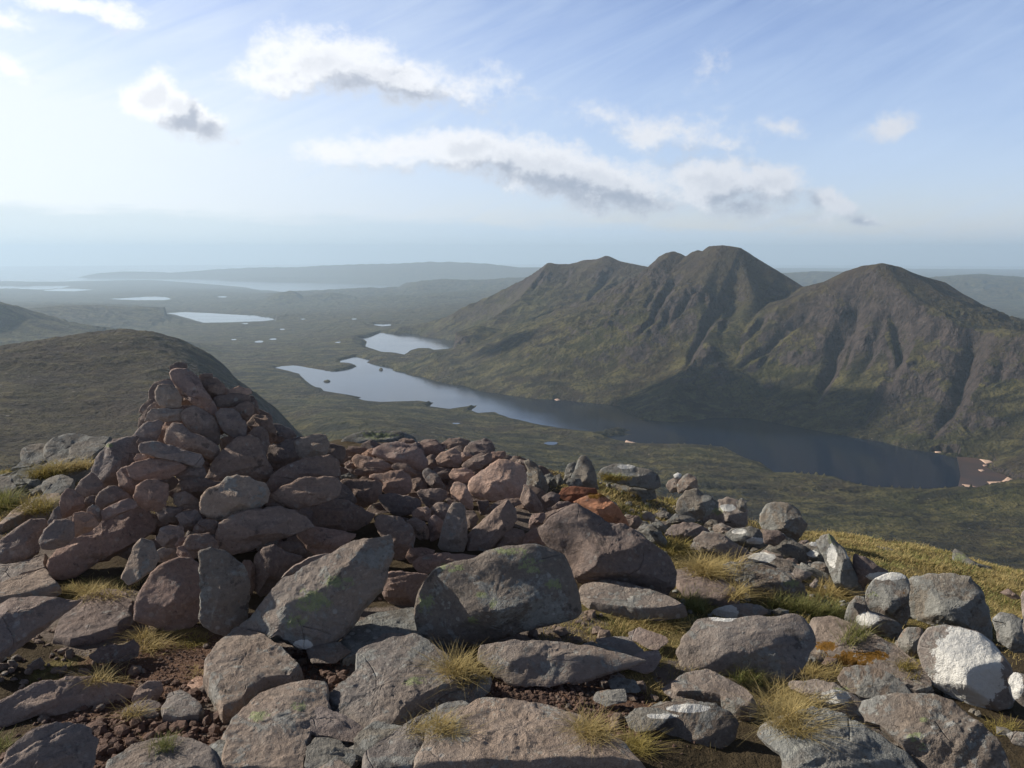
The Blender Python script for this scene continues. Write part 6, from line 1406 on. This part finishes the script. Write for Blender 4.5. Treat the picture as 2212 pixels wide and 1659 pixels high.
# surface under grass: ground, or the rock that is there
deps = bpy.context.evaluated_depsgraph_get()
deps.update()
def surf(u, v):
    """what the line of sight meets first, ground or rock"""
    d = Vector(px_dir(u, v)); ok, loc, nrm, idx, ob, _ = scene.ray_cast(deps, Vector((0, 0, EYE)) + d * 1.0, d, distance=14)
    if ok and ob and ob.name.startswith('haze'): ok = False
    return (np.array(loc), ob) if ok else (ground_hit(u, v), None)
TUFTS = [ # tile, x, y, half width, half depth (tile px), height m, blades, material, label
 ('C',560,525,150,38,.06,420,'S','wide straw tuft under the long brown slab at left'), ('C',945,830,62,60,.07,380,'S','yellow-green tuft at the foot of the egg-shaped boulder'),
 ('C',680,1060,80,34,.055,260,'S','small straw tuft in shade above the low slab at left'), ('C',865,1285,56,26,.045,160,'S','tiny pale tuft beside the upright brown stone'),
 ('C',1070,1495,80,34,.045,220,'G','pale green tuft on the grit above the bottom slab'), ('C',1290,1035,60,28,.03,110,'S','sparse dry tuft in the middle of the red grit'), ('C',30,1485,50,30,.05,150,'G','green tuft at the left edge near the bottom corner'),
 ('D',780,1000,100,80,.085,620,'S','golden drooping tuft under the lichened boulder'), ('D',560,1385,170,60,.05,520,'S','long strip of pale grass between two bottom slabs'),
 ('D',1665,1410,110,60,.07,480,'S','golden tuft left of the dark rock with the whitened top'), ('D',1850,1540,120,60,.06,380,'M','mossy tuft below the golden one at the bottom'),
 ('D',2080,730,140,26,.06,420,'S','sunlit straw fringe above the flat-faced boulder at its left'), ('E',660,1215,170,95,.10,1100,'S','biggest straw tussock in front of the flat-faced boulder'),
 ('E',400,1085,150,44,.08,560,'G','bright green grass tuft along the lower edge of the flat-faced boulder'), ('E',880,1055,110,40,.07,420,'S','straw tuft right of the flat-faced boulder'),
 ('E',1470,985,70,50,.04,300,'M','mossy cushion left of the white-patched boulder'), ('E',2070,1395,80,40,.04,260,'M','yellow moss cushion near the bottom right corner'),
 ('E',870,650,190,60,.12,1100,'G','tall green grass clump behind the flat-faced boulder'), ('E',960,525,120,40,.12,520,'S','wiry straw clump at the foot of the triangular fin'), ('E',90,600,120,40,.10,520,'G','green grass clump at the edge of the dark sloping boulder'),
 ('F',950,820,80,50,.10,420,'M','yellow-green tuft left of the angular pale boulder'), ('F',1150,925,120,44,.11,640,'S','sunlit straw clump below the angular pale boulder'), ('F',1330,1090,70,34,.09,360,'S','straw clump under the grey-green boulder'),
 ('F',540,355,70,26,.06,420,'M','bright moss cushion in the hollow of the low grey boulder'), ('F',900,515,34,60,.05,260,'M','yellow moss on the flank of the wedge boulder'),
 ('A',50,1040,90,38,.14,620,'G','green tussock at the left edge below the bedrock'), ('A',215,1040,80,32,.10,380,'M','pale tussock right of the green one at the left edge'), ('A',300,835,120,28,.10,520,'M','yellow turf patch among the layers of bedrock'), ('A',470,785,90,26,.09,380,'S','straw patch high among the layers of bedrock'),
 ('E',170,360,100,50,.11,420,'S','straw tuft left of the grey-green boulder'),('E',1120,800,60,40,.09,260,'G','green grass at the foot of the cream-patched boulders'),('C',1180,830,190,50,.035,420,'M','thin dark turf in the shade below the egg-shaped boulder')]
rg = np.random.RandomState(3)
for tl, x, y, a_, b_, h_, n_, mt, lb in TUFTS:
    pts = []; off = 0
    seeds = [(rg.normal() * .5, rg.normal() * .5) for _ in range(7)]
    for _ in range(34):
        sx_, sy_ = seeds[rg.randint(7)]
        p, ob = surf(*tp(tl, x + (sx_ + rg.normal() * .22) * a_, y + (sy_ + rg.normal() * .22) * b_ + 0.3 * b_)); pts.append(p)
    pts = np.array(pts); med = np.median(pts, 0); dist = np.linalg.norm(pts[:, :2] - med[:2], axis=1); pts = pts[dist < max(.12, 2.2 * np.median(dist))]
    P = pts[rg.randint(len(pts), size=n_)]; sp = 0.012 * (med[1] / 3.0) + 0.3 * h_ * .25
    P = P + rg.normal(size=(n_, 3)) * [sp, sp, 0.002]
    D = np.linalg.norm(med)
    H = .78 * h_ * rg.uniform(.40, 1.25, n_)
    o = grass_obj('grass_tuft', P - [0, 0, .006], H, max(.0016, .00075 * D), 1.35 if mt != 'G' else .75, {'S': M_STRAW, 'G': M_GREEN, 'M': M_MOSS}[mt], rg)
    tag(o, lb, 'grass tuft', 'grass tufts between the rocks')
# thin cover of blades over the grassy ground
def cover(name, n, thr, hmin, hmax, mat, label, seed, zone=None):
    r2 = np.random.RandomState(seed); k = len(gxy); w = np.clip(grs - thr, 0, 1) * (1 - np.clip(soil * 1.6, 0, 1))
    w = w * sstep(fbm(gxy / 0.28, 4, 0.6, seed=seed), -0.25, 0.25) * GR.ravel() ** 2 * (GR.ravel() < 9.5)
    if zone is not None: w = w * zone(gxy)
    i = r2.choice(k, n, p=w / w.sum()); q = gxy[i] + r2.normal(size=(n, 2)) * (0.012 * GR.ravel()[i] / 3)[:, None]
    P = np.concatenate([q, ground_z(q)[:, None]], 1); D = np.hypot(q[:, 0], q[:, 1])
    H = r2.uniform(hmin, hmax, n) * (0.6 + 0.6 * sstep(fbm(q / 0.2, 2, seed=seed + 1), -.3, .4))
    o = grass_obj(name, P - [0, 0, .004], H, np.maximum(.0018, .0009 * D), .8, mat, r2, 2)
    tag(o, label, kind='stuff')
cover('grass', 60000, .12, .012, .040, M_STRAW, 'short straw coloured grass over the summit turf', 21)
cover('green_grass', 16000, .25, .014, .045, M_GREEN, 'green blades mixed into the summit turf', 22)
cover('moss', 30000, .08, .008, .022, M_MOSS, 'yellowish moss and dead grass between the rocks', 23)
# grit and gravel
ico_v = []; ph = (1 + 5 ** .5) / 2
for s1 in (-1, 1):
    for s2 in (-1, 1): ico_v += [(0, s1, s2 * ph), (s1, s2 * ph, 0), (s2 * ph, 0, s1)]
ico_v = np.array(ico_v, float); ico_v /= np.linalg.norm(ico_v[0])
from itertools import combinations
ed = 2 / math.sqrt(1 + ph * ph) * 1.01
ico_f = []
for c in combinations(range(12), 3):
    P_ = ico_v[list(c)]
    if all(np.linalg.norm(P_[i] - P_[j]) < ed + .02 for i, j in ((0, 1), (1, 2), (0, 2))):
        ico_f.append(c if np.dot(np.cross(P_[1] - P_[0], P_[2] - P_[0]), P_.sum(0)) > 0 else (c[0], c[2], c[1]))
ico_f = np.array(ico_f)
def gravel(n, seed, smin, smax, wfun, name, label, col_=(.175, .112, .084, .15)):
    r2 = np.random.RandomState(seed); w = wfun()
    i = r2.choice(len(gxy), n, p=w / w.sum()); q = gxy[i] + r2.normal(size=(n, 2)) * .01
    s = smin * (smax / smin) ** (r2.rand(n) ** 2.6)
    sc = r2.uniform(.6, 1.15, (n, 1, 3)) * [1, 1, .75]; V = ico_v[None] * (1 + .32 * r2.normal(size=(n, 12, 1)).clip(-1.3, 1.3) * .6) * sc
    a = r2.uniform(0, 6.28, n); ca, sa = np.cos(a)[:, None], np.sin(a)[:, None]
    V = np.stack([V[..., 0] * ca - V[..., 1] * sa, V[..., 0] * sa + V[..., 1] * ca, V[..., 2]], 2) * s[:, None, None]
    V = V + np.concatenate([q, (ground_z(q) + s * .25)[:, None]], 1)[:, None]
    F = (ico_f[None] + 12 * np.arange(n)[:, None, None]).reshape(-1, 3)
    o = link_mesh(name, V.reshape(-1, 3), F, M_ROCK, smooth=False); o.color = col_
    tag(o, label, kind='stuff')
def near_w(lst, pw=1.0):
    def f():
        w = np.zeros(len(gxy))
        for tl, x, y, r_ in lst:
            p = ground_hit(*tp(tl, x, y)); w = np.maximum(w, np.exp(-((gxy - p[:2]) ** 2).sum(1) / (r_ * r_)))
        return w ** 1.5 * GR.ravel() ** 2
    return f
gravel(12000, 31, .0015, .010, near_w(SOILS), 'gravel', 'fine red grit scattered over the bare ground')
gravel(2600, 32, .005, .018, near_w([('D', 1080, 1240, .24), ('D', 1300, 1330, .2), ('D', 1450, 1370, .15), ('D', 1000, 1110, .14)]), 'gravel_heap', 'loose reddish gravel under the layered slab')
gravel(900, 33, .008, .030, near_w([('C', 1380, 1560, .2), ('C', 1300, 1230, .16), ('C', 780, 1440, .25), ('C', 1950, 1120, .2), ('C', 1250, 1420, .25)]), 'loose_stones', 'small loose stones on the red grit at left')

gravel(330, 34, .018, .055, near_w([('E', 900, 560, .7), ('F', 1250, 800, .6), ('F', 800, 620, .5), ('F', 1500, 900, .6), ('E', 1150, 700, .5), ('E', 1700, 1150, .35), ('E', 300, 560, .4), ('B', 1750, 600, .3), ('F', 1900, 1000, .4)]),
       'loose_stones', 'small grey stones scattered on the turf at right', (.23, .205, .165, .7))
gravel(260, 35, .012, .04, near_w([('C', 500, 1100, .3), ('C', 300, 980, .3), ('C', 1700, 1150, .2), ('D', 1700, 1150, .3), ('D', 1500, 780, .25), ('D', 300, 800, .2)]), 'loose_stones', 'small brown stones lying in the shade between slabs', (.24, .18, .14, .4))
# ================================================================ THE CLOUD WHOSE SHADOW LIES ON THE LOCH
def cloud_over(px_, wx, wy, z, half, hgt_over, seed, label):
    tgt = ray(wx * KW, wy * KW, z=z); L_ = hgt_over / sun_dir.z
    c = tgt + np.array(sun_dir) * L_
    bm = bmesh.new(); bmesh.ops.create_icosphere(bm, subdivisions=5, radius=1.0)
    V = np.array([v.co[:] for v in bm.verts]); bmesh_f = [[v.index for v in f.verts] for f in bm.faces]; bm.free()
    d = 1 + .55 * fbm(V * 1.3 + seed, 5, .55) ; V = V * d[:, None]
    ax = R(px_); rot = np.array([[math.cos(ax), -math.sin(ax), 0], [math.sin(ax), math.cos(ax), 0], [0, 0, 1]])
    V = (V * half) @ rot.T; V[:, 2] = np.where(V[:, 2] < -half[2] * .35, -half[2] * .35 + (V[:, 2] + half[2] * .35) * .2, V[:, 2])
    m, g, b = mat_new('cloud_white'); b.inputs['Base Color'].default_value = (.9, .9, .92, 1); b.inputs['Roughness'].default_value = 1
    o = link_mesh('cloud', V, np.array(bmesh_f), m); o.location = c
    tag(o, label, kind='stuff')
cloud_over(-20, 1600, 893, -455, (430, 190, 90), 2500, 3.0, 'low fair-weather cloud high to the left whose shadow darkens the loch')
cloud_over(10, 1190, 792, -430, (150, 70, 50), 2500, 8.0, 'small fair-weather cloud high to the left')
print('done', round(time.time() - T0, 1), 's')
